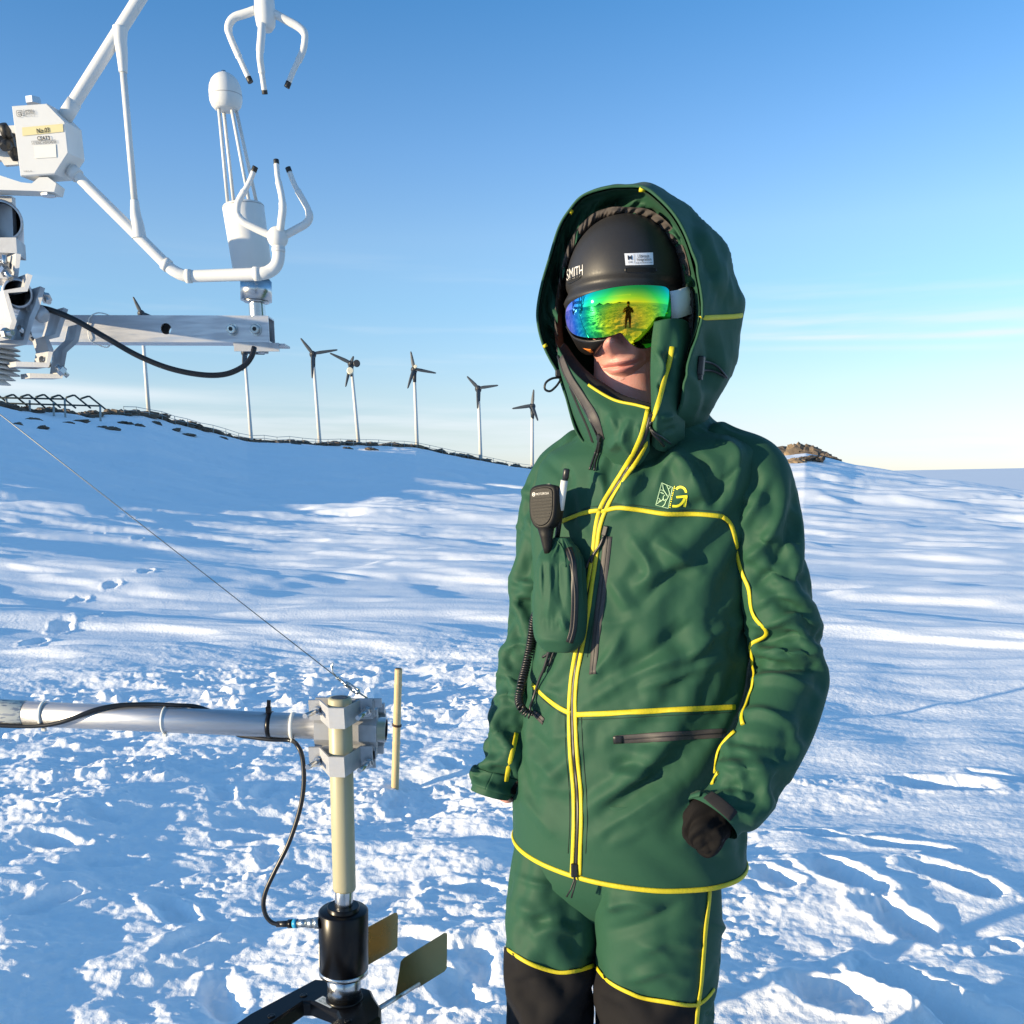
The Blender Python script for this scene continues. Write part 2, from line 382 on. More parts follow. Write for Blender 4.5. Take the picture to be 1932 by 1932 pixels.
def terrain(x, y, detail=True):
    r = np.hypot(x, y) + 1e-6; az = np.arctan2(x, y)
    rc, zc = crest(az)
    t = r / rc
    up = zc * (0.25 * sstep(t, 0.05, 0.6) * t + 0.75 * t ** 1.9) / 1.0
    beyond = zc - (r - rc) * 0.10 - ((np.maximum(r - rc, 0)) / 60) ** 2 * 6
    k = sstep(t, 0.93, 1.10)
    z = up * (1 - k) + beyond * k
    z = z + 0.9 * pnoise(x / 34, y / 26, 3) * sstep(r, 14, 50)
    if not detail: return z
    # wind-packed drifts: long along the wind, with one steep lobed edge
    far_all = sstep(r, 6.3, 9.5)
    m = far_all > 0
    if m.any():
        X, Y, R, far = x[m], y[m], r[m], far_all[m]
        mid = far * (1 - .5 * sstep(R, 55, 90))
        wx = X + 1.5 * pnoise(X / 6, Y / 4, 11); wy = Y + .24 * X + .8 * pnoise(X / 5, Y / 5, 12)
        n = fbm(wx / 5.2, wy / 2.1, 4, 21, .45)
        scarp = sstep(n, -.06, .13) * .060 + sstep(n, .22, .42) * .04 + sstep(n, -.42, -.22) * .04 + n * .07
        n2 = fbm(wx / 15, wy / 5.6, 3, 31, .45)
        scarp2 = sstep(n2, .0, .20) * .20 + n2 * .30
        z[m] += mid * (scarp * (.85 + .2 * sstep(R, 12, 40)) + scarp2 * sstep(R, 15, 34) * .8)
        z[m] += mid * (.017 * fbm(wx / 1.5, wy / .42, 4, 41) + .0035 * fbm(wx / .4, wy / .16, 2, 45))
    m = far_all < 1
    if m.any():
        X, Y, R = x[m], y[m], r[m]; near = 1 - far_all[m]
        # gentle swell close by
        h = near * .075 * fbm(X / 1.9, Y / 1.4, 3, 51)
        # trampled rubble: left and centre of the near ground
        edge = X - .10 * (Y - 3) + .35 * pnoise(X / .8, Y / .8, 61)
        rub = near * (1 - sstep(edge, .74, 1.15))
        rub = np.maximum(rub, near * (1 - sstep(np.hypot((X - 1.15) / .75, (Y - 2.75) / .55), .5, 1.0)) * .8)
        rub = np.maximum(rub, near * (1 - sstep(np.hypot((X - 1.5) / .55, (Y - 4.3) / .35), .5, 1.0)) * .7)
        m1 = fbm(X / .62, Y / .42, 5, 71, .52)
        lump = np.abs(fbm(X / .22, Y / .17, 4, 81, .5))
        chunk = sstep(pnoise(X / .09, Y / .075, 91) + .6 * pnoise(X / .035, Y / .03, 92), .12, .80)
        chunk2 = sstep(pnoise(X / .26, Y / .19, 95) + .6 * pnoise(X / .08, Y / .07, 96) + .3 * pnoise(X / .03, Y / .03, 98), .20, .84)
        crumb = sstep(pnoise(X / .042, Y / .036, 93), .26, .5)
        patch_ = sstep(fbm(X / 1.5, Y / .75, 4, 99, .6), -.05, .32)
        calm = 1 - .6 * sstep(-X, .35, .9) * (1 - sstep(Y, 2.9, 3.5))
        h += rub * (.050 * m1 + calm * (.12 + .88 * patch_) * (.024 * lump + .012 * chunk + .026 * chunk2 + .006 * crumb) + .005 * fbm(X / .07, Y / .06, 3, 97))
        h += near * (1 - rub) * (.016 * fbm(X / .55, Y / .28, 3, 101) + .0022 * fbm(X / .05, Y / .04, 2, 103))
        # chunks thrown along the edge of the trampled patch
        eb = np.exp(-((R - 6.6) / .8) ** 2) * (1 - sstep(X, .6, 1.4))
        h += eb * (.06 * sstep(pnoise(X / .26, Y / .20, 111) + .4 * pnoise(X / .07, Y / .07, 112), .26, .56))
        z[m] += h
    for (fx, fy, hd, L, Wd, D) in _prints:
        m = (np.abs(x - fx) < .8) & (np.abs(y - fy) < .8)
        if not m.any(): continue
        dx, dy = x[m] - fx, y[m] - fy
        u = (dx * math.cos(hd) + dy * math.sin(hd)) / (L / 2); v = (-dx * math.sin(hd) + dy * math.cos(hd)) / (Wd / 2)
        wob = 1 + .26 * pnoise(x[m] / .10, y[m] / .10, 121) + .14 * pnoise(x[m] / .03, y[m] / .03, 122)
        q = np.sqrt((np.abs(u) ** 2.6 + np.abs(v) ** 2.4)) ** (1 / 1.25) * wob
        hole = -.62 * D * (1 - sstep(q, .45, 1.10)) * (1 + .22 * pnoise(x[m] / .05, y[m] / .05, 123) + .15 * pnoise(x[m] / .02, y[m] / .02, 124))
        rim = .16 * D * np.exp(-((q - 1.22) / .22) ** 2) * (.6 + .9 * np.maximum(pnoise(x[m] / .13, y[m] / .13, 125) + .25, 0))
        z[m] = z[m] + hole + rim
    return z

_azs = np.concatenate([np.linspace(-math.pi, -.68, 70)[:-1], np.linspace(-.68, -.56, 40)[:-1], np.linspace(-.56, .56, 860)[:-1], np.linspace(.56, .68, 40)[:-1], np.linspace(.68, math.pi, 70)[:-1]])
_rs = np.concatenate([np.array([.02]), np.linspace(.3, 2.0, 24)[:-1], np.exp(np.linspace(math.log(2.0), math.log(10.0), 600))[:-1], np.exp(np.linspace(math.log(10), math.log(150), 420))[:-1], np.exp(np.linspace(math.log(150), math.log(900), 24))])
def build_ground():
    A, R = np.meshgrid(_azs, _rs)
    x = (R * np.sin(A)).ravel(); y = (R * np.cos(A)).ravel()
    z = terrain(x, y)
    nr, na = R.shape
    co = np.stack([x, y, z], 1).astype(np.float32)
    idx = np.arange(nr * na).reshape(nr, na); nx = np.roll(idx, -1, 1)
    q = np.stack([idx[:-1], nx[:-1], nx[1:], idx[1:]], -1).reshape(-1, 4)[:, ::-1]
    me = bpy.data.meshes.new('snow_ground'); me.vertices.add(len(co)); me.vertices.foreach_set('co', co.ravel())
    me.loops.add(q.size); me.loops.foreach_set('vertex_index', q.ravel().astype(np.int32))
    me.polygons.add(len(q)); me.polygons.foreach_set('loop_start', np.arange(0, q.size, 4, dtype=np.int32)); me.polygons.foreach_set('loop_total', np.full(len(q), 4, np.int32))
    me.polygons.foreach_set('use_smooth', np.ones(len(q), bool)); me.update(calc_edges=True)
    return me
M_snow = mat('snow', (.94, .95, .96), .55)
t, b = nodes_of(M_snow)
b.inputs['Specular IOR Level'].default_value = .25
tcn = t.nodes.new('ShaderNodeTexCoord')
na_ = t.nodes.new('ShaderNodeTexNoise'); na_.inputs['Scale'].default_value = 240; na_.inputs['Detail'].default_value = 3
nb_ = t.nodes.new('ShaderNodeTexNoise'); nb_.inputs['Scale'].default_value = 38; nb_.inputs['Detail'].default_value = 4
for n_ in (na_, nb_): t.links.new(tcn.outputs['Object'], n_.inputs['Vector'])
b1 = t.nodes.new('ShaderNodeBump'); b1.inputs['Strength'].default_value = .35; b1.inputs['Distance'].default_value = .004
b2 = t.nodes.new('ShaderNodeBump'); b2.inputs['Strength'].default_value = .45; b2.inputs['Distance'].default_value = .012
t.links.new(nb_.outputs[0], b2.inputs['Height']); t.links.new(na_.outputs[0], b1.inputs['Height']); t.links.new(b2.outputs[0], b1.inputs['Normal']); t.links.new(b1.outputs[0], b.inputs['Normal'])
ground = link('snow_ground', build_ground(), M_snow); tag(ground, 'wind-packed snow slope with drifts, rubble and footprints', 'snow', kind='structure')

def gz(x, y):
    return float(terrain(np.array([float(x)]), np.array([float(y)]))[0])

# far plain of ice reaching the horizon
mb = MB(); mb.lathe((0, 0, -140), (0, 0, 1), [(0, 120000), (0, 600)], n=96, cap=(False, False), smooth=False)
M_ice = mat('far_ice', (.95, .95, .95), 1.0, Specular_IOR_Level=0.0)
add_noise(M_ice, .0006, .25, (.88, .89, .91), stretch=(1, .25, 1))
tag(mb.build('ice_plain', M_ice), 'pale ice plain stretching to the horizon', 'ice', kind='structure')
# ------------------------------------------------------------------ ridge: rocks, turbines, railing, rack
def at_r(px_, py_, r):
    d = ray(px_, py_); return Vector(CAM + d * (r / math.hypot(d[0], d[1])))
def crest_r(px_):
    d = ray(px_, 850); return float(np.interp(math.atan2(d[0], d[1]), _ca, _cr))
M_rock = mat('rock', (.085, .066, .052), .9); add_noise(M_rock, .9, .8, (.17, .13, .09), bump=.6, bump_scale=3.0, dist=.15)
M_rock2 = mat('rock_tan', (.27, .19, .115), .9); add_noise(M_rock2, .9, .7, (.16, .12, .08), bump=.6, bump_scale=3.0, dist=.15)
def rock_mesh(seed, n=14, m=9):
    rings = []
    for i in range(1, m):
        th = math.pi * i / m
        a = np.linspace(0, 2 * np.pi, n, endpoint=False)
        r = 1 + .75 * fbm(np.cos(a) * 1.3 + seed * 3.1, np.sin(a) * 1.3 + th, 3, seed)
        rings.append([Vector((math.sin(th) * math.cos(q) * rr, math.sin(th) * math.sin(q) * rr, math.cos(th) * (.8 + .4 * (rr - 1)))) for q, rr in zip(a, r)])
    mb = MB(); mb.ring_loft(rings, smooth=False); return mb
rock_meshes = []
for s_ in range(7):
    me = rock_mesh(s_ + 2).mesh('rock'); bm = bmesh.new(); bm.from_mesh(me); bmesh.ops.recalc_face_normals(bm, faces=bm.faces); bm.to_mesh(me); bm.free(); rock_meshes.append(me)
random.seed(5)
_rk = []
for x_ in np.arange(-12, 1010, 9):
    dens = .85 if x_ < 520 else .6
    if random.random() > dens: continue
    _rk.append((x_ + random.uniform(-6, 6), random.uniform(-1, 5), random.uniform(9, 22), random.uniform(4, 9), M_rock))
for x_, dy in ((30, 30), (78, 32), (190, 26), (210, 34), (262, 24), (330, 14), (352, 18), (420, 10), (125, 22), (655, 14), (700, 12), (560, 8), (985, 6), (950, 12), (60, 20), (150, 14), (236, 12), (296, 10)):
    _rk.append((x_, dy, random.uniform(8, 16), random.uniform(3.5, 5.5), M_rock))
for x_ in (742, 760, 782, 806, 826):
    _rk.append((x_, random.uniform(-3, 2), random.uniform(16, 26), random.uniform(5, 8), M_rock2 if x_ < 800 else M_rock))
for x_, dy, w_, h_ in ((1500, -6, 22, 20), (1514, 0, 20, 17), (1528, 0, 18, 14), (1541, 2, 17, 12), (1555, 3, 15, 9), (1567, 4, 13, 7), (1577, 4, 10, 4), (1522, 14, 22, 6), (1540, 12, 18, 6), (1506, 18, 20, 8), (1470, 0, 30, 16), (1440, 2, 30, 14)):
    _rk.append((x_, dy, w_, h_, M_rock2 if (x_ in (1500, 1506)) else M_rock))
cres_pts = np.array([(a, b) for a, b, r in _crest])
for i, (x_, dy, w_, h_, mm) in enumerate(_rk):
    py_ = float(np.interp(x_, cres_pts[:, 0], cres_pts[:, 1])); R = crest_r(x_)
    if dy > 6: R *= 1 - dy * .0062
    q = at_r(x_, py_, R); z0 = gz(q.x, q.y); k = R / F
    me = rock_meshes[i % 7]
    if mm is not M_rock:
        me = me.copy(); me.materials.clear(); me.materials.append(mm)
    o = link('rock', me, M_rock); o.location = (q.x, q.y, z0 + h_ * k * .15); o.scale = (w_ * k, w_ * k * .8, h_ * k); o.rotation_euler = (random.uniform(-.2, .2), random.uniform(-.2, .2), random.uniform(0, 6.28))
    if x_ > 1400: tag(o, ('tan' if mm is M_rock2 else 'brown') + ' rock of the knoll ' + ('half hidden behind the green shoulder' if x_ < 1510 else 'on its right slope' if x_ > 1540 else 'near its top right of the shoulder'), 'rock', 'rocks of the knoll behind the shoulder')
    elif mm is M_rock2: tag(o, 'tan sunlit rock on the ridge below the middle turbine', 'rock', 'tan rocks on the ridge')
    else:
        where = ('on the ridge below the zigzag rack' if x_ < 205 else 'at the foot of the leftmost turbine' if x_ < 330 else 'between the leftmost turbine and the next' if x_ < 465 else 'left of the turbine beside the beam end' if x_ < 600 else 'between the third turbine and the sideways one' if x_ < 680 else 'near the middle turbine' if x_ < 800 else 'just right of the middle turbine' if x_ < 905 else 'on the ridge beside the green shoulder')
        tag(o, ('small dark rock in the snow slope, ' if dy > 6 else 'dark brown ridge rock ') + where, 'rock', 'dark rocks along the ridge')

M_pole = mat('pole_white', (.62, .60, .56), .5); M_tdark = mat('turbine_dark', (.03, .032, .035), .5); M_blade = mat('blade', (.05, .06, .07), .5); M_pale = mat('pale_disc', (.75, .68, .50), .5)
def turbine(base, hub, tips, R, label, extra=None):
    q = at_r(base[0], base[1], R); g = gz(q.x, q.y); hd = at_r(hub[0], hub[1], R - .9)
    k = R / F * 1.02
    root = empty('wind_turbine', (q.x, q.y, g), label, 'wind turbine', 'small wind turbines along the ridge')
    top = at_r(hub[0] + .5, hub[1] + 3, R)
    mb = MB(); mb.tube([Vector((q.x, q.y, g - .4)), (Vector((q.x, q.y, g)) + top) / 2, top], [3.4 * k, 3.0 * k, 2.5 * k], 12); mb.build('pole', M_pole, root)
    mb = MB(); mb.lathe((q.x, q.y, g - .4), (0, 0, 1), [(0, 5 * k), (.6, 5 * k), (.7, 3.4 * k)], 12); mb.build('footing', M_rock, root)
    fw = (hd - top).normalized()
    mb = MB(); mb.lathe(top - fw * .5, fw, [(0, 2 * k), (.15, 5.2 * k), (.9, 6.0 * k), (1.3, 5.0 * k), (1.55, 2.0 * k)], 16); mb.build('nacelle', M_tdark, root)
    mb = MB(); mb.rod(top - Vector((0, 0, .2)), top - Vector((0, 0, 20 * k)), 4.0 * k, 2.8 * k, 12); mb.build('yaw_collar', M_tdark, root)
    for tp in tips:
        e = at_r(tp[0], tp[1], R - .9); d = (e - hd).normalized(); sd = d.cross(fw).normalized(); L = (e - hd).length
        rings = []
        for f, c, tw in ((0.04, 1.2, .5), (.12, 3.0, .45), (.3, 3.1, .3), (.65, 2.3, .15), (.95, 1.4, .05), (1.0, .5, .05)):
            a = sd * math.cos(tw) + fw * math.sin(tw); b_ = fw * math.cos(tw) - sd * math.sin(tw)
            rings.append([hd + d * L * f + a * c * k * math.cos(u) + b_ * .8 * k * math.sin(u) for u in np.linspace(0, 2 * np.pi, 10, endpoint=False)])
        mb = MB(); mb.ring_loft(rings); mb.build('blade', M_blade, root)
    if extra:
        for (ex, ey, rr, m_) in extra:
            c = at_r(ex, ey, R - 1.2); mb = MB(); mb.lathe(c, fw, [(-.25, rr * k * .9), (0, rr * k), (.2, rr * k), (.3, rr * k * .8)], 18); mb.build('end_disc', m_, root)
    return root
turbine((281, 785), (266, 590), [(251, 560), (300, 604), (262, 632)], 92, 'leftmost wind turbine, its hub hidden behind the square aluminium beam')
turbine((474, 828), (461, 664), [(440, 640), (500, 668), (458, 700)], 103, 'wind turbine with only its white pole showing below the beam end', None)
turbine((603, 828), (590, 667), [(567, 638), (637, 660), (589, 714)], 111, 'wind turbine just right of the beam end, three dark blades')
turbine((677, 837), (662, 685), [(622, 666), (667, 672), (652, 730)], 116, 'wind turbine turned sideways with a pale round disc on its head', [(673, 686, 6, M_tdark), (661, 700, 6, M_pale)])
turbine((787, 840), (781, 696), [(775, 663), (823, 704), (769, 733)], 121, 'middle wind turbine above the tan rocks, a white spot on its hub', [(784, 692, 3, M_pale)])
turbine((907, 865), (902, 732), [(881, 710), (940, 727), (901, 771)], 127, 'second wind turbine from the person in the green jacket')
turbine((1004, 884), (1004, 765), [(1007, 735), (966, 771), (1015, 794)], 134, 'smallest wind turbine, nearest beside the green hood')
# railing along the ridge
rail = empty('railing', tuple(at_r(560, 836, 106)), 'thin pipe railing running along the snowy ridge', 'railing')
M_rail = mat('rail_pipe', (.30, .34, .34), .5)
rp_ = []
for x_ in np.arange(235, 1010, 24):
    R = crest_r(x_) - 1.5; py_ = float(np.interp(x_, cres_pts[:, 0], cres_pts[:, 1])); q = at_r(x_, py_, R); rp_.append(Vector((q.x, q.y, gz(q.x, q.y))))
for q in rp_:
    mb = MB(); mb.rod(q - Vector((0, 0, .2)), q + Vector((0, 0, .75)), .03, n=6); mb.build('post', M_rail, rail)
for hgt in (.72, .42):
    mb = MB(); mb.tube([q + Vector((0, 0, hgt)) for q in rp_], .025, 6); mb.build('rail', M_rail, rail)
# zigzag rack at the left end
rack = empty('pipe_rack', tuple(at_r(100, 785, 80)), 'dark zigzag pipe rack standing on the ridge at far left', 'rack')
M_rack = mat('rack_pipe', (.035, .05, .045), .6)
RR = 79.0
for x_, y_ in ((-6, 745), (24, 745), (53, 745), (82, 745), (111, 746), (139, 746), (167, 748)):
    mb = MB(); mb.tube([at_r(x_ - 14, y_ + 4, RR - .6), at_r(x_ - 2, y_, RR), at_r(x_ + 2, y_, RR), at_r(x_ + 32, y_ + 24, RR + .8)], .07, 6); mb.build('frame', M_rack, rack)
for pts in (((-20, 750), (126, 753)), ((-20, 760), (192, 766))):
    mb = MB(); mb.rod(at_r(*pts[0], RR), at_r(*pts[1], RR), .06, n=6); mb.build('rail', M_rack, rack)
for x_, y0, y1 in ((12, 752, 772), (56, 755, 778), (101, 758, 784), (122, 752, 780), (189, 766, 792)):
    q = at_r(x_, y1, RR); mb = MB(); mb.rod(at_r(x_, y0, RR), Vector((q.x, q.y, gz(q.x, q.y) - .2)), .08, n=6); mb.build('post', M_rail, rack)

# ------------------------------------------------------------------ bamboo stake
g0 = PZ(743, 1490, -.02); sz_ = gz(g0.x, g0.y); top = P(752, 1262, g0.y + .02)
stake = empty('bamboo_stake', (g0.x, g0.y, sz_), 'yellow bamboo stake stuck upright in the trampled snow', 'stake')
M_bam = mat('bamboo', (.56, .43, .22), .55); add_noise(M_bam, 12, .6, (.42, .30, .14), stretch=(8, 8, 1))
b0 = Vector((g0.x, g0.y, sz_ - .08)); ax_ = top - b0; L = ax_.length
prof = []
for f in np.linspace(0, 1, 60):
    w = .0195 - .001 * f
    for nd in (.05, .46, .88): w += .0022 * math.exp(-((f - nd) / .008) ** 2) - .001 * math.exp(-((f - nd - .02) / .01) ** 2)
    prof.append((f * L, w))
mb = MB(); mb.lathe(b0, ax_, prof, 20); mb.build('cane', M_bam, stake)
mb = MB(); mb.lathe(b0 + ax_ * .998, ax_, [(0, .0155), (.004, .0155), (.004, .013), (-.01, .012)], 20, cap=(False, True)); mb.build('cut_end', mat('bamboo_end', (.12, .08, .04), .8), stake)
M_rust = mat('rusty_wire', (.06, .035, .025), .7)
mb = MB(); c = b0 + ax_ * .585
for k in range(2):
    u = ax_.normalized().orthogonal().normalized(); v = ax_.normalized().cross(u)
    mb.tube([c + ax_.normalized() * (.006 * k + .003 * math.sin(a)) + (u * math.cos(a) + v * math.sin(a)) * .0215 for a in np.linspace(0, 6.28, 24)], .0028, 6)
mb.build('wire_tie', M_rust, stake)

# ================================================================== INSTRUMENTS
M_white = mat('white_paint', (.68, .68, .66), .5, Specular_IOR_Level=.3); add_noise(M_white, 25, .35, (.61, .61, .60), .06)
M_alu = mat('aluminium', (.56, .57, .60), .46, .9); add_noise(M_alu, 22, .6, (.44, .45, .48), .08, stretch=(1, 9, 9))
M_cast = mat('clamp_aluminium', (.46, .47, .49), .55, .45); add_noise(M_cast, 45, .5, (.36, .37, .39), .10, .12, 200, dist=.001)
M_steel = mat('steel', (.50, .51, .52), .26, 1.0); M_galv = mat('galvanised', (.50, .54, .56), .32, 1.0); add_noise(M_galv, 120, .6, (.36, .39, .40), .1)
M_blackm = mat('black_anodised', (.004, .004, .005), .30, Specular_IOR_Level=.25); M_rubber = mat('black_cable', (.010, .010, .011), .35); M_tip = mat('black_tip', (.012, .012, .012), .5)
M_pvc = mat('cream_rod', (.42, .38, .24), .45); add_noise(M_pvc, 9, .5, (.36, .33, .21), .08, stretch=(1, 1, .35))
M_ink = mat('black_ink', (.015, .015, .015), .6); M_tapey = mat('yellow_tape', (.72, .62, .32), .5); M_lab = mat('label_paper', (.76, .75, .68), .6)
M_brass = mat('vane_plate', (.48, .34, .13), .24, .9); add_noise(M_brass, 3, .6, (.30, .22, .10), .06)
M_tie = mat('white_nylon', (.72, .72, .68), .4)
def hexnut(mb, c, axis, r, h):
    ax = Vector(axis).normalized(); return mb.lathe(Vector(c), ax, [(0, r), (h, r)], 6, smooth=False)
YS = 1.60; KS = YS / 1.45 / 1240.0
def S(px_, py_, dy=0.0): return P(px_, py_, YS + dy)

# --- sonic anemometer
sonic = empty('sonic_anemometer', tuple(S(88, 360)), 'white three-pronged sonic anemometer with a wedge-shaped block marked No.03', 'anemometer')
fp = [(21.7, 199.5), (87.8, 194.8), (122.2, 229.7), (128.5, 288.4), (103.1, 328.0), (38.1, 332.3)]
front = [S(*q) for q in fp]; cenf = sum(front, Vector()) / 6
back = [p_ + Vector((.004, .050, .004)) for p_ in front]
mb = MB(); rings = [[cenf + (p_ - cenf) * .975 for p_ in front], [p_ + Vector((0, .0016, 0)) for p_ in front], back]
mb.ring_loft(rings, smooth=False); blk = mb.build('block', M_white, sonic)
YF = -.0009
def face_poly(mb, pts): mb.add([S(a, c, YF) for a, c in pts], [tuple(range(len(pts)))])
mb = MB(); face_poly(mb, [(41.5, 240.5), (118.5, 233.5), (119.5, 248.5), (42.5, 256.5)]); mb.build('tape', M_tapey, sonic)
mb = MB(); face_poly(mb, [(63.5, 275), (105, 272), (106.5, 296.5), (66, 299)]); mb.build('label', M_lab, sonic)
YF = -.0009
def face_text(mb, txt, x0, y0, x1, y1, slope=-.08, bold=False, dyy=-.0016):
    v, f = text_shape(txt, bold); mb.add([S(x0 + (x1 - x0) * a + (1 - c) * 1.2, y1 - (y1 - y0) * c + slope * (x1 - x0) * a, dyy) for a, c in v], f)
mb = MB()
face_text(mb, 'CAMPBELL', 42.5, 207, 64.5, 211.5, -.03); face_text(mb, 'SCIENTIFIC', 43, 212.2, 65.5, 216.2, -.03); face_text(mb, 'INC.', 43.6, 217, 51.5, 220, -.03); face_text(mb, 'LOGAN, UTAH', 54.5, 218, 66, 219.6, -.03)
face_text(mb, 'No.03', 68.5, 242.5, 92.5, 251.5, -.10, True); face_text(mb, 'CSAT3', 69.5, 257, 93.5, 264.5, -.04, True); face_text(mb, '3-D SONIC ANEMOMETER', 59, 268, 106, 272.6, -.055); face_text(mb, 'MADE IN USA', 44.3, 322, 60, 324.3, -.03)
mb.add([S(58.5, 266.2, -.0016), S(105.2, 263.3, -.0016), S(105.2, 263.9, -.0016), S(58.5, 266.8, -.0016)], [(0, 1, 2, 3)])
sh_ = cr([(31, 209), (36, 208), (41.2, 208.6), (41.8, 214), (41, 218), (36.5, 221), (32, 218.5), (31, 214)], 40, True); shi = (sh_ - sh_.mean(0)) * .88 + sh_.mean(0)
mb.add([S(a, c, -.0016) for a, c in list(sh_) + list(shi)], [(i, (i + 1) % 40, 40 + (i + 1) % 40, 40 + i) for i in range(40)])
face_text(mb, 'CS', 32.8, 211, 39.8, 217.5, -.02, True); mb.build('lettering', M_ink, sonic)
def stube(name, pts, rpx, m=M_white, dy=0.0, n=60, smooth=True, parent=None):
    q = cr([S(a, c, (d[0] if d else 0) + dy) for a, c, *d in pts], n) if smooth else [S(a, c, (d[0] if d else 0) + dy) for a, c, *d in pts]
    k = KS
    rr = [rpx[0] * k + (rpx[1] - rpx[0]) * k * f for f in np.linspace(0, 1, len(q))] if isinstance(rpx, tuple) else rpx * k
    mb = MB(); mb.tube([Vector(p_) for p_ in q], rr, 20); return mb.build(name, m, parent or sonic)
stube('upper_arm', [(112, 236, .028), (140, 193, .026), (262, 0, .02), (318, -90, .02), (345, -122, .02), (380, -138, .02), (450, -138, .02), (480, -128, .02), (494, -100, .02), (497, -60, .01), (497, -10, 0)], 10.8, n=120)
stube('lower_arm', [(128, 315, .028), (150, 336, .026), (255, 440, .02), (316, 501, .02), (330, 512, .02), (345, 519, .02), (362, 521, .02), (430, 519, .01), (490, 516.5, 0), (510, 511, 0), (522, 499, 0), (526, 480, 0), (525, 455, 0)], (9.2, 11.0), n=120)
for (a, c) in (((141, 192, .026), (122, 222, .028)), ((147, 333, .026), (135, 321, .027))): stube('arm_socket', [a, c], 12.2, smooth=False)
for (a, c) in (((310, 496, .02), (318, 503, .02)), ((351, 521, .018), (361, 521.3, .018)), ((479, 516.8, 0), (491, 516.3, 0)), ((525.5, 476, 0), (525.5, 468, 0))): stube('collar', [a, c], 11.8, smooth=False)
stube('strut', [(232, 130, .022), (254, 382, .022)], 5.6, smooth=False)
stube('strut_foot', [(227, 52, .02), (227, 76, .02), (230, 100, .021), (232.5, 137, .022)], (12.5, 7.0), smooth=True); stube('strut_foot', [(254, 378, .022), (256, 405, .021), (260, 425, .02), (263, 450, .02)], (7.0, 12.5))
mb = MB(); mb.lathe(S(497, -22), (0, 0, -1), [(h_ * YS / 1.45, r_ * YS / 1.45) for h_, r_ in ((0, .009), (.002, .0115), (.016, .0135), (.034, .0140), (.045, .0125), (.051, .0080))], 28); mb.build('hub', M_white, sonic)
mb = MB(); mb.lathe(S(497.5, 42.5, -.001), (0, 0, -1), [(0, .0064), (.0012, .0064)], 20); mb.build('hub_dimple_shade', M_tip, sonic)  # flat black disc painting the shade of the dimple under the hub
c = S(524, 448); mb = MB(); mb.lathe(c - Vector((0, 0, .0163)), (0, 0, 1), [(.0163 - .0163 * math.cos(a), .0163 * math.sin(a)) for a in np.linspace(.05, math.pi - .05, 16)], 28); mb.build('hub', M_white, sonic)
prongs = [[(482, 19), (462, 26), (444, 32), (434, 42), (431, 56), (437, 76), (457, 121), (473, 155.5)], [(495, 40, -.004), (493, 70, -.02), (490.5, 103, -.026), (492.5, 125, -.02), (500, 178, -.006)], [(512, 23), (540, 38), (562, 50), (574, 62), (575, 78), (570, 100), (554, 133), (541, 165)],
          [(510, 444), (480, 430), (460, 419), (449, 406), (448, 390), (452, 376), (470, 344.5), (482, 314.5)], [(528, 440, -.004), (531, 415, -.018), (533.4, 392, -.024), (531, 368, -.02), (524, 335, -.012), (521, 302, -.006)], [(540, 443), (562, 431), (577, 422), (584, 411), (582, 398), (576, 385), (555.6, 348), (543, 316)]]
for pl in prongs:
    q = cr([tuple(a) + ((0,) if len(a) == 2 else ()) for a in pl], 70)
    n_ = len(q); pts = [S(*a) for a in q]; k = KS; rr = []
    for i in range(n_):
        f = i / (n_ - 1); rr.append((6.6 if f < .42 else 5.6 if f < .70 else 4.6) * k * (1.08 if abs(f - .42) < .012 or abs(f - .70) < .012 else 1))
    i1 = int(n_ * .93); mb = MB(); mb.tube(pts[:i1 + 1], rr[:i1 + 1], 16); pr = mb.build('prong', M_white, sonic)
    mb = MB(); mb.tube(pts[i1:], [4.9 * k] * (n_ - i1), 14); mb.build('transducer', M_tip, pr)
mb = MB(); hexnut(mb, S(64, 197, .022), (0, 0, 1), .0115, .009); mb.build('bolt', M_steel, sonic)
mb = MB(); q = S(89, 347, .02); mb.lathe(q, (0, 0, -1), [(0, .0100), (.005, .0100), (.005, .0135), (.008, .0135)], 20, smooth=False); hexnut(mb, q - Vector((0, 0, .009)), (0, 0, -1), .0115, .009); mb.build('bolt', M_steel, sonic)
# mounting arm and plate going to the mast
mb = MB(); arm = [(-330, 316), (-330, 348), (60, 360), (102, 362), (106, 346), (90, 334), (74, 334), (60, 346), (40, 344), (0, 331)]
mb.prism([S(a, c, .006) for a, c in arm], (0, .030, 0)); mb.rod(S(-300, 330, .02), (-1.14, 1.74, S(-300, 330).z + .02), .014, n=16); mb.build('mounting_arm', M_white, sonic)
mb = MB(); pl = [(-40, 240), (34, 236), (34, 310), (8, 312), (2, 302), (-40, 306)]; mb.prism([S(a, c, .05) for a, c in pl], (0, .008, 0)); mb.build('back_plate', M_white, sonic)
mb = MB(); kx = S(18, 268, .035)
mb.lathe(kx, (-1, -.15, 0), [(-.008, .007), (0, .009), (.03, .008), (.055, .009), (.08, .009)], 16)
for k in range(4):
    a = k * math.pi / 2 + .6; d = Vector((0, math.cos(a), math.sin(a))); mb.tube([kx + d * .004, kx + d * .016, kx + d * .026], [.0075, .0085, .0055], 10)
mb.build('clamp_knob', M_tip, sonic)

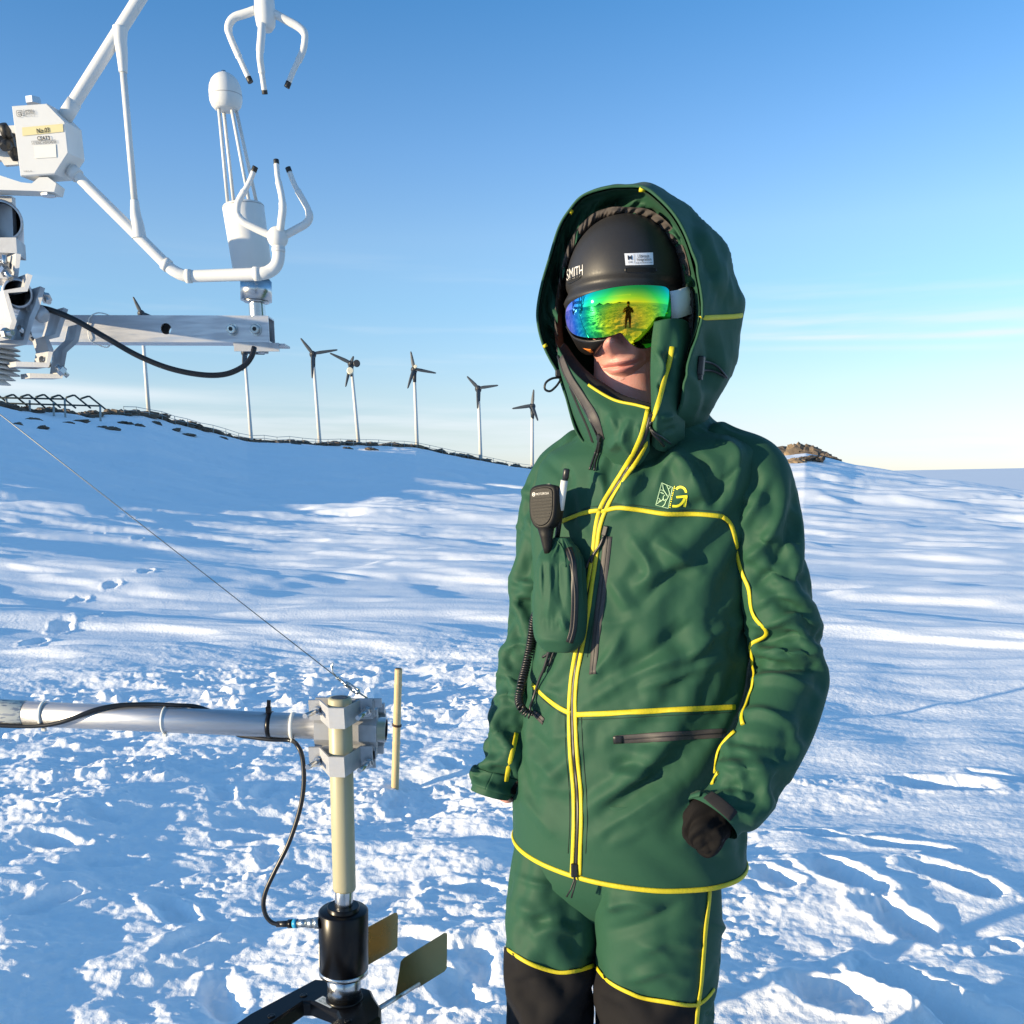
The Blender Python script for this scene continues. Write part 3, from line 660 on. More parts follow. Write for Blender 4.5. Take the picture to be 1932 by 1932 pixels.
# --- gas analyser head
YG = 1.86; GF = YG / 1.535
def G_(px_, py_, dy=0.0): return P(px_, py_, YG + dy)
gas = empty('gas_analyser', tuple(G_(484, 592)), 'white open-path gas analyser: egg-shaped top on thin rods above a cylinder', 'gas analyser')
gb, gt_ = G_(477, 512), G_(458.5, 388); ga = (gt_ - gb); gL = ga.length; r1 = 36.5 / 1195.0 * GF
mb = MB(); mb.lathe(gb - ga * .02, ga, [(0, r1 * .9), (.002, r1 * .95), (gL * 1.0, r1), (gL * 1.01, r1 * .985), (gL * 1.03, r1 * .93), (gL * 1.032, r1 * .6)], 40); mb.build('housing', M_white, gas)
mb = MB(); mb.lathe(gb + ga * .965, ga, [(0, r1 * 1.006), (.0015, r1 * 1.006)], 40, cap=(False, False)); mb.build('seam', mat('seam_grey', (.35, .35, .35), .5), gas)
eb, et = G_(428, 208), G_(422, 137); ea = et - eb; eL = ea.length; rE = 29.0 / 1230.0 * GF
mb = MB(); mb.lathe(eb, ea, [(0, rE * .62), (eL * .03, rE * .74), (eL * .12, rE * .90), (eL * .25, rE * .99), (eL * .36, rE * 1.0), (eL * .5, rE * .99), (eL * .65, rE * .94), (eL * .8, rE * .80), (eL * .9, rE * .60), (eL * .96, rE * .40), (eL * .99, rE * .20), (eL, rE * .08)], 40); mb.build('egg_top', M_white, gas)
mb = MB(); mb.lathe(eb + ea * .355, ea, [(0, rE * 1.008), (.0012, rE * 1.008)], 40, cap=(False, False)); mb.build('seam', bpy.data.materials['seam_grey'], gas)
mb = MB(); mb.lathe(et - ea * .02, ea, [(0, .004), (.004, .004), (.004, .0025)], 12); mb.build('top_screw', M_steel, gas)
for (a, c, dy) in (((413, 206), (430, 386), -.012), ((422, 208), (441, 382), .018), ((437.5, 208), (471, 386), -.014), ((446, 209), (484, 382), .012)):
    mb = MB(); mb.rod(G_(*a, dy * .6), G_(*c, dy), 3.1 / 1210.0 * GF, n=12); mb.build('support_rod', M_white, gas)
c0, c1 = G_(483, 530), G_(483.5, 568); mb = MB(); mb.rod(c1, c0, 27.5 / 1180 * GF, n=36); mb.lathe(c1, (c1 - c0), [(0, .0226), (.003, .0226), (.003, .013)], 30); mb.build('steel_base', M_steel, gas)
mb = MB(); mb.rod(c0, c0 + (c0 - c1) * .08, 25.0 / 1180 * GF, n=36); mb.build('base_gasket', M_blackm, gas)
mb = MB(); mb.lathe(G_(484, 567), (0, 0, -1), [(0, .0127), (.006, .0127), (.006, .0149), (.044, .0149)], 28, smooth=False); mb.build('stem', M_steel, gas)

# --- square beam with hole, bolts and angle bracket
YB = 1.84; BW = .0468
beam = empty('square_beam', tuple(P(300, 620, YB)), 'square aluminium tube beam with a drilled hole carrying the analyser', 'beam')
bl, br = P(-60, 619, YB), P(507, 621, YB); bx_ = (br - bl).normalized(); bz_ = Vector((0, 0, 1)); bz_ = (bz_ - bx_ * bz_.dot(bx_)).normalized(); by_ = Vector((0, 1, 0)); by_ = (by_ - bx_ * by_.dot(bx_) - bz_ * by_.dot(bz_)).normalized()
hw = BW / 2; Lb = (br - bl).length
def bp(x, y, z): return bl + bx_ * x + by_ * y + bz_ * z      # beam coords: along, back from front face, up
mb = MB()
def walltube(y0, y1, z0, z1): mb.box(bp(Lb / 2, (y0 + y1) / 2, (z0 + z1) / 2), bx_ * Lb / 2, by_ * (y1 - y0) / 2, bz_ * (z1 - z0) / 2)
tk = .003
walltube(0.0, BW, hw - tk, hw); walltube(0.0, BW, -hw, -hw + tk)
hxp = (P(313, 619, YB) - bl).dot(bx_); hr = .0098
def wall_with_hole(y):
    N = 32; ring = [(hxp + hr * math.cos(a), hr * math.sin(a)) for a in np.linspace(0, 2 * np.pi, N, endpoint=False)]
    sq = []
    for a in np.linspace(0, 2 * np.pi, N, endpoint=False):
        c, s_ = math.cos(a), math.sin(a); k = (hw - tk) / max(abs(c), abs(s_)); sq.append((hxp + c * k, s_ * k))
    for yy in (y, y + tk):
        mb.add([bp(a, yy, c) for a, c in ring + sq], [(i, (i + 1) % N, N + (i + 1) % N, N + i) for i in range(N)])
        for x0, x1 in ((0, hxp - (hw - tk)), (hxp + hw - tk, Lb)):
            mb.add([bp(x0, yy, -hw + tk), bp(x1, yy, -hw + tk), bp(x1, yy, hw - tk), bp(x0, yy, hw - tk)], [(0, 1, 2, 3)])
    mb.add([bp(a, yy, c) for yy in (y, y + tk) for a, c in ring], [(i, (i + 1) % N, N + (i + 1) % N, N + i) for i in range(N)])
    mb.add([bp(Lb, yy, zz) for yy, zz in ((y, -hw + tk), (y + tk, -hw + tk), (y + tk, hw - tk), (y, hw - tk))], [(0, 1, 2, 3)])
wall_with_hole(0.0); wall_with_hole(BW - tk)
mb.build('tube', M_alu, beam, fix=False)
for x_ in (438, 482.6):
    q = P(x_, 622, YB - .0005); mb = MB(); mb.lathe(q, (0, -1, 0), [(0, .0108), (.0018, .0108), (.0018, .0086), (.0092, .0081), (.0104, .0068)], 24, smooth=False); bo = mb.build('bolt', M_galv, beam)
    mb = MB(); hexnut(mb, q - Vector((0, .0098, 0)), (0, -1, 0), .0040, .0011); mb.build('socket', M_tip, bo)
mb = MB(); z1 = -hw - .0008; xa, xb = (P(441, 650, YB) - bl).dot(bx_), (P(526, 650, YB) - bl).dot(bx_)
mb.box(bp((xa + xb) / 2, .002, z1 - .007), bx_ * (xb - xa) / 2, by_ * .0018, bz_ * .0075); mb.box(bp((xa + xb) / 2 + .004, .026, z1 - .0022), bx_ * ((xb - xa) / 2 + .006), by_ * .022, bz_ * .0018)
hexnut(mb, bp((xa + xb) / 2 + .008, .018, z1 - .004), -bz_, .0105, .012); mb.build('angle_bracket', M_cast, beam)
mb = MB(); q = cr([bp((P(a, c, YB) - bl).dot(bx_), d, (P(a, c, YB) - bl).dot(bz_)) for a, c, d in ((168, 620, -.002), (170, 600, -.003), (182, 588, .012), (192, 592, .045), (190, 620, .05), (186, 648, .045), (178, 648, .01), (170, 640, -.003))], 40, True)
mb.tube([Vector(p_) for p_ in q] + [Vector(q[0])], .0011, 8); mb.build('cable_tie', M_tie, beam)

# --- thick cable looping under the beam
mb = MB(); q = cr([P(*a) for a in ((40, 570, 1.629), (62, 578, 1.623), (95, 585, 1.629), (140, 603, 1.634), (200, 637, 1.640), (260, 671, 1.651), (320, 695, 1.662), (380, 707, 1.673), (425, 706, 1.684), (458, 692, 1.695), (474, 674, 1.701), (480, 655, 1.706))], 90)
mb.tube([Vector(p_) for p_ in q], .0046, 14); cb = mb.build('analyser_cable', M_rubber); tag(cb, 'thick black cable hanging in a loop under the square beam', 'cable')

# --- clamp cluster where the beam meets the mast
clus = empty('beam_clamp', tuple(P(20, 640, 1.629)), 'cluster of bolted aluminium pipe clamps at the left end of the beam', 'clamp')
def bent_plate(pts, Y0, ext, th, m=M_cast, name='clamp_plate'):
    "a bent plate: profile in the picture plane, thickened, extruded along ext"
    p_ = [P(a, c, Y0) for a, c in pts]; q = []
    for i, a in enumerate(p_):
        tg = (p_[min(i + 1, len(p_) - 1)] - p_[max(i - 1, 0)]).normalized(); nn_ = Vector((-tg.z, 0, tg.x)); q.append(a + nn_ * th)
    mb = MB(); n = len(p_); e = Vector(ext)
    vs = p_ + q + [a + e for a in p_] + [a + e for a in q]; fs = []
    for i in range(n - 1): fs += [(i, i + 1, n + i + 1, n + i), (2 * n + i, 3 * n + i, 3 * n + i + 1, 2 * n + i + 1), (i, 2 * n + i, 2 * n + i + 1, i + 1), (n + i, n + i + 1, 3 * n + i + 1, 3 * n + i)]
    fs += [(0, n, 3 * n, 2 * n), (n - 1, 3 * n - 1, 4 * n - 1, 2 * n - 1)]
    mb.add(vs, fs); return mb.build(name, m, clus)
ex = Vector((-.055, .060, .004))
bent_plate([(52, 516), (46, 541), (6, 548), (22, 606), (14, 632), (-6, 634)], 1.584, ex, .008)
bent_plate([(76, 540), (66, 575), (56, 598), (44, 642), (0, 640)], 1.601, ex * .9, .008)
bent_plate([(120, 580), (104, 630), (84, 636), (92, 660), (88, 684), (30, 682)], 1.634, ex * .8, .008)
bent_plate([(146, 612), (140, 640), (118, 660), (112, 706), (56, 704)], 1.662, ex * .6, .008)
bent_plate([(30, 478), (28, 520), (-20, 512)], 1.596, ex, .008)
def pipe_end(c, ax, ro, ri, L, name):
    ax = Vector(ax).normalized(); mb = MB(); mb.lathe(c, ax, [(0, ri), (-.0, ro), (L, ro)], 36, cap=(False, True)); o = mb.build(name, M_alu, clus)
    mb = MB(); mb.lathe(c, ax, [(0, ri), (.10, ri)], 36, cap=(False, True)); mb.build('bore', M_tip, o); return o
pipe_end(P(33, 553, 1.596), (-.42, .88, .12), .0222, .0188, .45, 'cross_pipe')
pipe_end(P(4, 415, 1.618), (-.42, .88, .12), .0300, .0260, .45, 'cross_pipe')
mb = MB(); mb.prism([P(a, c, 1.634) for a, c in ((-40, 366), (22, 370), (26, 470), (-40, 474))], (0, .012, 0)); mb.build('clamp_plate', M_cast, clus)
mb = MB(); mb.prism([P(a, c, 1.612) for a, c in ((-40, 448), (30, 448), (32, 478), (-40, 474))], (-.01, .05, 0)); mb.build('clamp_plate', M_cast, clus)
for (a, c) in (((8, 480, 1.607), (10, 520, 1.618)), ((2, 500, 1.596), (20, 526, 1.579)), ((82, 555, 1.629), (92, 570, 1.612)), ((60, 640, 1.629), (36, 618, 1.596)), ((92, 690, 1.662), (78, 676, 1.640)), ((128, 710, 1.662), (106, 690, 1.651)), ((0, 630, 1.584), (24, 628, 1.573))):
    A, B = P(*a), P(*c); mb = MB(); mb.rod(A, B, .0042, n=12); hexnut(mb, A + (B - A) * .35, (B - A), .0085, .008); mb.build('stud', M_steel, clus)
mb = MB(); mb.lathe(P(72, 588, 1.618), (.7, -.3, -.6), [(-.02, .010), (0, .012), (.012, .012), (.018, .008)], 16); mb.build('cable_gland', M_cast, clus)

# --- louvred radiation shield
shd = empty('radiation_shield', tuple(P(-8, 720, 1.684)), 'white louvred radiation shield cut off by the left edge', 'radiation shield')
for i in range(8):
    c = P(-12, 650 + i * 9.5, 1.684); mb = MB(); w = .040 if i < 6 else .040 - (i - 5) * .007
    mb.lathe(c, (.08, 0, 1), [(-.007, w), (-.0062, w + .0005), (.001, w * .62), (.001, w * .5), (-.004, w * .5)], 40, cap=(False, False)); mb.build('louvre_plate', M_white, shd)
mb = MB(); mb.rod(P(-12, 640, 1.684), P(-11, 724, 1.684), .018, n=20); mb.build('core', M_white, shd)

# --- mast just outside the left edge that carries the booms
mast = empty('mast', (-1.14, 1.74, gz(-1.14, 1.74)), 'upright aluminium mast at the left carrying the instrument booms', 'mast')
mb = MB(); mb.rod((-1.14, 1.74, gz(-1.14, 1.74) - .2), (-1.14, 1.74, 2.5), .030, n=28); mb.build('pole', M_alu, mast)
mb = MB(); mb.lathe((-1.14, 1.74, 2.5), (0, 0, 1), [(0, .032), (.012, .032), (.02, .02)], 28); mb.build('cap', M_tip, mast)

# ------------------------------------------------------------------ lower boom with particle counter
YL = 1.768
pipe_l, pipe_r = P(0, 1344, YL), P(729, 1377, YL); pd = (pipe_r - pipe_l).normalized(); pr_ = 24.0 / 1060 * 1.078
pend = pipe_l - pd * ((pipe_l.x + 1.02) / pd.x) if False else pipe_l + pd * (-(pipe_l.x + 1.12) / pd.x)
boom = empty('boom_pipe', tuple(pipe_r), 'horizontal aluminium boom pipe with flaking cream tape at its left end', 'pipe')
mb = MB(); mb.lathe(pipe_r, -pd, [(0, pr_ * .86), (0, pr_), ((pipe_r - pend).length, pr_)], 48, cap=(False, True)); mb.build('tube', M_alu, boom)
mb = MB(); mb.lathe(pipe_r, -pd, [(0, pr_ * .86), (.15, pr_ * .86)], 40, cap=(False, True)); mb.build('bore', M_tip, boom)
M_flake = mat('flaking_tape', (.62, .60, .52), .6)
t, b = nodes_of(M_flake); tcx = t.nodes.new('ShaderNodeTexCoord'); mpx = t.nodes.new('ShaderNodeMapping'); mpx.inputs['Scale'].default_value = (1, 4, 4); nx_ = t.nodes.new('ShaderNodeTexNoise'); nx_.inputs['Scale'].default_value = 60; nx_.inputs['Detail'].default_value = 6
t.links.new(tcx.outputs['Object'], mpx.inputs['Vector']); t.links.new(mpx.outputs[0], nx_.inputs['Vector']); mxx = t.nodes.new('ShaderNodeMix'); mxx.data_type = 'RGBA'; rmp = t.nodes.new('ShaderNodeMapRange'); rmp.inputs[1].default_value = .54; rmp.inputs[2].default_value = .57
t.links.new(nx_.outputs[0], rmp.inputs[0]); t.links.new(rmp.outputs[0], mxx.inputs[0]); mxx.inputs[6].default_value = (.62, .60, .52, 1); mxx.inputs[7].default_value = (.40, .41, .43, 1); t.links.new(mxx.outputs[2], b.inputs['Base Color']); t.links.new(rmp.outputs[0], b.inputs['Metallic'])
mb = MB(); q = pipe_l + pd * .05; mb.lathe(q, -pd, [(0, pr_ + .0002), (.001, pr_ + .0008), (.14, pr_ + .0008), (.141, pr_ + .0002)], 48, cap=(False, False)); mb.build('tape_wrap', M_flake, boom)
def ring_tie(px_, m, w, tall=False):
    f = (px_ - 0) / 729.0; c = pipe_l + (pipe_r - pipe_l) * f + Vector((0, 0, 0)); mb = MB()
    mb.lathe(c - pd * w, pd, [(0, pr_ + .0003), (.0003, pr_ + .0018), (2 * w - .0003, pr_ + .0018), (2 * w, pr_ + .0003)], 44, cap=(False, False))
    if tall: mb.box(c + Vector((0, -.004, pr_ + .006)), pd * .005, Vector((0, .004, 0)), Vector((0, 0, .006)), .001); mb.box(c + Vector((.001, -.004, pr_ + .016)), pd * .0035, Vector((0, .0012, 0)), Vector((.001, 0, .009)))
    else: mb.box(c + Vector((0, -.010, -pr_ - .003)), pd * .004, Vector((0, .004, 0)), Vector((0, 0, .003)), .001)
    return mb.build('cable_tie', m, boom)
ring_tie(84, M_tie, .0028); ring_tie(311, M_tie, .0020); ring_tie(509, M_blackm, .0042, True); ring_tie(552, M_tie, .0034)
# cable along the pipe
def onpipe(px_, ang, off=.0045):
    c = pipe_l + (pipe_r - pipe_l) * (px_ / 729.0); u = Vector((0, 0, 1)); u = (u - pd * u.dot(pd)).normalized(); v = pd.cross(u)
    if v.y > 0: v = -v
    return c + (v * math.cos(ang) + u * math.sin(ang)) * (pr_ + off)
pts = [onpipe(-140, -.75), onpipe(-40, -.78), onpipe(40, -.75), onpipe(80, -.62), onpipe(115, -.35), onpipe(150, .1), onpipe(190, .75), onpipe(230, 1.25), onpipe(280, 1.617), onpipe(330, 1.75), onpipe(370, 2.2), onpipe(410, 3.1), onpipe(440, 4.2), onpipe(470, -1.779), onpipe(510, -1.45), onpipe(548, -1.40)]
tail = [P(*a) for a in ((562, 1408, 1.730), (571, 1432, 1.723), (573, 1480, 1.716), (565, 1530, 1.712), (545, 1590, 1.709), (518, 1645, 1.705), (502, 1680, 1.703), (497, 1706, 1.701), (502, 1728, 1.698), (514, 1741, 1.695), (530, 1744, 1.692))]
mb = MB(); mb.tube([Vector(p_) for p_ in cr(pts + tail, 220)], .0044, 12)
ccab = mb.build('counter_cable', M_rubber); tag(ccab, 'black cable winding round the boom pipe and down to the counter', 'cable')

# counter: cream rod, black body, steel neck, yoke, vanes
YC = 1.698
ctr = empty('snow_particle_counter', tuple(P(648, 1930, YC)), 'black snow particle counter on a cream rod with two vane plates', 'snow particle counter')
rt, rb = P(641, 1320, YC), P(650, 1682, YC); rd = (rb - rt); rL = rd.length; rdn = rd.normalized(); rr_c = 22.0 / 1085 * 1.078
mb = MB(); mb.lathe(rt - rdn * .004, rdn, [(0, rr_c * .72), (.0, rr_c * .9), (.003, rr_c), (rL - .004, rr_c), (rL, rr_c * .95)], 40); mb.build('rod', M_pvc, ctr)
mb = MB(); mb.lathe(rt - rdn * .0045, rdn, [(0, rr_c * .70), (.0006, rr_c * .70)], 30); mb.build('rod_plug', mat('dark_plug', (.03, .035, .045), .5), ctr)
def seg(name, y0, y1, x0, x1, rpx, m, prof=None, n=40):
    A, B = P(x0, y0, YC), P(x1, y1, YC); d = (A - CAM_V).dot(Vector(_f)); r = rpx * d / F; L = (B - A).length
    mb = MB(); mb.lathe(A, B - A, prof(L, r) if prof else [(0, r * .96), (.001, r), (L - .001, r), (L, r * .96)], n); return mb.build(name, m, ctr)
CAM_V = Vector(CAM)
seg('shaft', 1675, 1722, 649.5, 648.5, 17.0, M_steel)
seg('collar', 1708, 1738, 648, 648, 30.0, M_blackm)
seg('body', 1716, 1826, 648, 648.5, 46.5, M_blackm, lambda L, r: [(0, r * .55), (.0, r * .94), (.003, r), (L - .001, r), (L, r * .98)], 56)
seg('body_ring', 1826, 1835, 648.5, 648.5, 46.0, M_steel, None, 56)
seg('neck', 1832, 1884, 649, 650, 31.5, M_steel, lambda L, r: [(0, r), (L, r)], 48)
nl = seg('neck_ring', 1880, 1888, 650, 650, 34.5, M_blackm, None, 48)
# paper labels
bl_ = P(606, 1785, YC - .028)
A = P(648, 1716, YC); rB = 46.5 * (A - CAM_V).dot(Vector(_f)) / F
def on_body(ang, py_):
    c = P(648.3, py_, YC); return Vector((c.x + math.sin(ang) * (rB + .0006), c.y - math.cos(ang) * (rB + .0006), c.z))
aa = np.linspace(-1.639, -1.12, 6); mb = MB(); mb.add([on_body(a, y_) for y_ in (1772, 1815) for a in aa], [(i, i + 1, 7 + i, 6 + i) for i in range(5)], True); mb.build('label', M_lab, ctr)
mb = MB()
for y0 in (1779, 1786, 1793, 1801): mb.add([on_body(a, y_) + Vector((-.0003, -.0003, 0)) for y_ in (y0, y0 + 2.2) for a in aa[1:5]], [(i, i + 1, 5 + i, 4 + i) for i in range(3)])
mb.build('label_print', M_ink, ctr)
# cable connector
cA = P(526, 1743.5, 1.695); cB = P(604, 1741, 1.676); cd = (cB - cA).normalized(); cL = (cB - cA).length
for nm, f0, f1, r, m in (('plug_boot', -.04, .28, .0062, M_rubber), ('plug_grip', .24, .36, .0086, M_blackm), ('blue_ring', .36, .46, .0087, mat('blue_ring', (.02, .30, .55), .4)), ('plug_shell', .46, .72, .0078, M_galv), ('plug_nut', .70, .90, .0098, M_galv), ('socket_flange', .88, 1.0, .0112, M_galv)):
    mb = MB(); mb.rod(cA + cd * cL * f0, cA + cd * cL * f1, r, n=24); mb.build(nm, m, ctr)
# yoke: a flat black fork
zY = P(650, 1884, YC).z
def Z(px_, py_, dz=0.0): return PZ(px_, py_, zY + dz)
poly = [(594, 1846), (640, 1850), (700, 1866), (706, 1880), (719, 1900), (718, 1918), (520, 2052), (448, 2022), (640, 1920), (634, 1908), (585, 1890), (572, 1890), (430, 1986), (392, 1966), (470, 1912)]
ring = [Z(a, c) for a, c in poly]; cy = sum(ring, Vector()) / len(ring)
def inset(ring, d):
    out = []; n = len(ring)
    for i in range(n):
        a, b_, c = ring[i - 1], ring[i], ring[(i + 1) % n]; t1 = (b_ - a).normalized(); t2 = (c - b_).normalized(); n1 = Vector((-t1.y, t1.x, 0)); n2 = Vector((-t2.y, t2.x, 0)); m_ = (n1 + n2)
        m_ = m_ / max(m_.length ** 2 / 2, .4); out.append(b_ + m_ * d)
    return out
area = sum(ring[i].x * ring[(i + 1) % len(ring)].y - ring[(i + 1) % len(ring)].x * ring[i].y for i in range(len(ring)))
sgn_a = 1 if area > 0 else -1
r_in = inset(ring, .0045 * sgn_a)
mb = MB(); mb.ring_loft([[p_ for p_ in r_in], [p_ - Vector((0, 0, .0045)) for p_ in ring], [p_ - Vector((0, 0, .030)) for p_ in ring], [p_ - Vector((0, 0, .034)) for p_ in r_in]], smooth=False); mb.build('yoke', M_blackm, ctr)
for a, c in ((573, 1878), (512, 1917), (656, 1926)):
    mb = MB(); mb.lathe(Z(a, c, .0003), (0, 0, 1), [(0, .0075), (.0012, .0072), (.0016, .0058)], 20); sc_ = mb.build('screw', M_blackm, ctr)
    mb = MB(); hexnut(mb, Z(a, c, .0017), (0, 0, 1), .0034, .0006); mb.build('socket', M_tip, sc_)
lq_ = [(609, 1879), (637, 1893), (623, 1902), (594, 1888)]
mb = MB(); mb.add([Z(a, c, .0008) for a, c in lq_], [(0, 1, 2, 3)]); mb.build('label', M_lab, ctr)
mb = MB(); E0, E1, E3 = [np.array(lq_[i], float) for i in (0, 1, 3)]
for txt, u0, u1, v0, v1 in (('SPC-95', .12, .50, .18, .42), ('SENSOR', .58, .92, .18, .42), ('No.1103', .12, .66, .56, .82)):
    v, f = text_shape(txt); mb.add([Z(*(E0 + (E1 - E0) * (u0 + (u1 - u0) * a) + (E3 - E0) * (v1 - (v1 - v0) * c)), .0012) for a, c in v], f)
mb.build('label_print', mat('teal_ink', (.02, .14, .16), .6), ctr)
# vanes
R0, R1 = Z(716, 1902, -.012), Z(790, 1856, -.012)
mb = MB(); mb.rod(R0 - (R1 - R0) * .1, R1, .0052, n=16); mb.build('vane_rod', M_galv, ctr)
def vane(pts, A, B, name):
    "thin plate standing in the vertical plane through A and B"
    n = (B - A).cross(Vector((0, 0, 1))).normalized(); p3 = []
    for a, c in pts:
        d = Vector(ray(a, c)); tt = n.dot(A - CAM_V) / n.dot(d); p3.append(CAM_V + d * tt)
    mb = MB(); mb.prism(p3, n * .0016); return mb.build(name, M_brass, ctr)
vane([(746, 1878), (749, 1858), (756, 1814), (762, 1807), (838, 1760), (842, 1760), (843, 1764), (842, 1826), (838, 1832), (790, 1862)], R0, R1, 'vane')
off = Vector((0, 0, 0)); R0b, R1b = R0 + Vector((-.085, .03, 0)), R1 + Vector((-.085, .03, 0))
vane([(640, 1780), (696, 1748), (744, 1722), (748, 1722), (750, 1727), (749, 1785), (744, 1791), (696, 1819), (640, 1852)], R0b, R1b, 'vane')

# --- clamp joining rod and pipe
jc = empty('pipe_clamp', tuple(P(640, 1390, 1.725)), 'bolted aluminium clamp block joining the cream rod and boom pipe', 'clamp')
def front_half(y_top, y_bot, name):
    plan = [(583, 1.723), (604, 1.723), (620, 1.658), (649, 1.654), (681, 1.723), (703, 1.723)]
    zt, zb = P(640, y_top, 1.703).z, P(640, y_bot, 1.703).z; mb = MB(); outer, inner = [], []
    for a, yy in plan: outer.append(Vector((P(a, (y_top + y_bot) / 2, yy).x, yy, 0)))
    for a in outer: inner.append(a + Vector((0, .007, 0)))
    n = len(plan); vs = [Vector((a.x, a.y, z_)) for z_ in (zt, zb) for a in outer + inner]; fs = []
    for i in range(n - 1): fs += [(i, i + 1, n + i + 1, n + i), (2 * n + i, 3 * n + i, 3 * n + i + 1, 2 * n + i + 1), (i, 2 * n + i, 2 * n + i + 1, i + 1), (n + i, n + i + 1, 3 * n + i + 1, 3 * n + i)]
    fs += [(0, n, 3 * n, 2 * n), (n - 1, 3 * n - 1, 4 * n - 1, 2 * n - 1)]
    mb.add(vs, fs); return mb.build(name, M_cast, jc)
front_half(1325, 1363, 'clamp_half'); front_half(1415, 1452, 'clamp_half')
# saddle round the pipe: faceted profile extruded along it
prof = [(-.030, .046), (-.030, .034), (-.024, .030), (-.034, .016), (-.034, -.016), (-.024, -.030), (-.030, -.034), (-.030, -.050), (-.006, -.050), (-.006, -.030), (.0, -.028), (.0, .028), (-.006, .030), (-.006, .046)]
pc0 = pipe_l + (pipe_r - pipe_l) * (598 / 729.0); pc1 = pipe_l + (pipe_r - pipe_l) * (714 / 729.0); pu = Vector((0, 0, 1)); pu = (pu - pd * pu.dot(pd)).normalized(); pv = Vector((0, 1, 0))
mb = MB(); mb.prism([pc0 + pv * (a * 1.0) + pu * c for a, c in prof], pc1 - pc0); mb.build('saddle', M_cast, jc)
mb = MB(); prof2 = [(.004, .050), (.004, .034), (.026, .022), (.026, -.022), (.004, -.034), (.004, -.050), (.016, -.050), (.016, -.040), (.036, -.026), (.036, .026), (.016, .040), (.016, .050)]
mb.prism([pc0 + pd * .012 + pv * a + pu * c for a, c in prof2], (pc1 - pc0) * .98); mb.build('saddle', M_cast, jc)
for k, (x0, x1, yt, yb) in enumerate(((660, 706, 1321, 1352), (640, 720, 1318, 1334), (668, 708, 1405, 1448), (596, 640, 1316, 1335))):
    A, B = P(x0, (yt + yb) / 2, 1.730 + .006 * k), P(x1, (yt + yb) / 2, 1.730 + .006 * k); zz = (P(x0, yt, 1.736).z - P(x0, yb, 1.736).z) / 2
    mb = MB(); mb.box((A + B) / 2, (B - A) / 2, (0, .004, 0), (0, 0, zz)); mb.build('spacer_plate', M_cast, jc)
for (a, c) in (((610, 1336, 1.738), (575, 1351, 1.669)), ((700, 1337, 1.738), (675, 1355, 1.669)), ((610, 1430, 1.738), (580, 1448, 1.669)), ((702, 1435, 1.738), (678, 1454, 1.669))):
    A, B = P(*a), P(*c); mb = MB(); mb.rod(A, B, .0046, n=14); mb.lathe(A + (B - A) * .28, B - A, [(0, .0098), (.0022, .0098)], 20); hexnut(mb, A + (B - A) * .32, B - A, .0086, .0085); mb.build('stud', M_steel, jc)

# --- guy wire with turnbuckle
wire = empty('guy_wire', tuple(P(690, 1315, 1.768)), 'thin steel guy wire slanting across the snow to a chain and turnbuckle', 'wire')
w0, w1 = P(-220, 610, 1.746), P(636, 1278, 1.763)
mb = MB(); mb.rod(w0, w1, .00095, n=8); mb.build('strand', mat('wire_dark', (.22, .23, .24), .5, .6), wire)
mb = MB()
for sd in (-1, 1):
    a = np.linspace(0, 1, 40); mb.tube([w1 + (P(664, 1300, 1.766) - w1) * (f * 1.0) + Vector((sd * .0022 * math.cos(f * 40), 0, sd * .0022 * math.sin(f * 40))) for f in a], .0013, 6)
mb.tube([Vector(q) for q in cr([P(636, 1278, 1.763), P(629, 1272, 1.760), P(627, 1262, 1.760), P(628, 1250, 1.761)], 12)], .0012, 6); mb.tube([Vector(q) for q in cr([P(634, 1274, 1.763), P(628, 1268, 1.757), P(624, 1252, 1.761)], 10)], .0010, 6); mb.build('twisted_end', M_galv, wire)
A, B = P(652, 1290, 1.764), P(676, 1306, 1.766); d = (B - A).normalized(); sd = d.cross(Vector((0, 1, 0))).normalized()
mb = MB(); mb.rod(A + sd * .0045, B + sd * .0045, .0017, n=8); mb.rod(A - sd * .0045, B - sd * .0045, .0017, n=8); mb.rod(A - d * .002, A + d * .004, .0052, n=12); mb.rod(B - d * .004, B + d * .002, .0052, n=12); mb.rod(A - d * .01, A + d * .012, .0018, n=8); mb.rod(B - d * .012, P(694, 1318, 1.768), .0018, n=8); mb.build('turnbuckle', M_steel, wire)
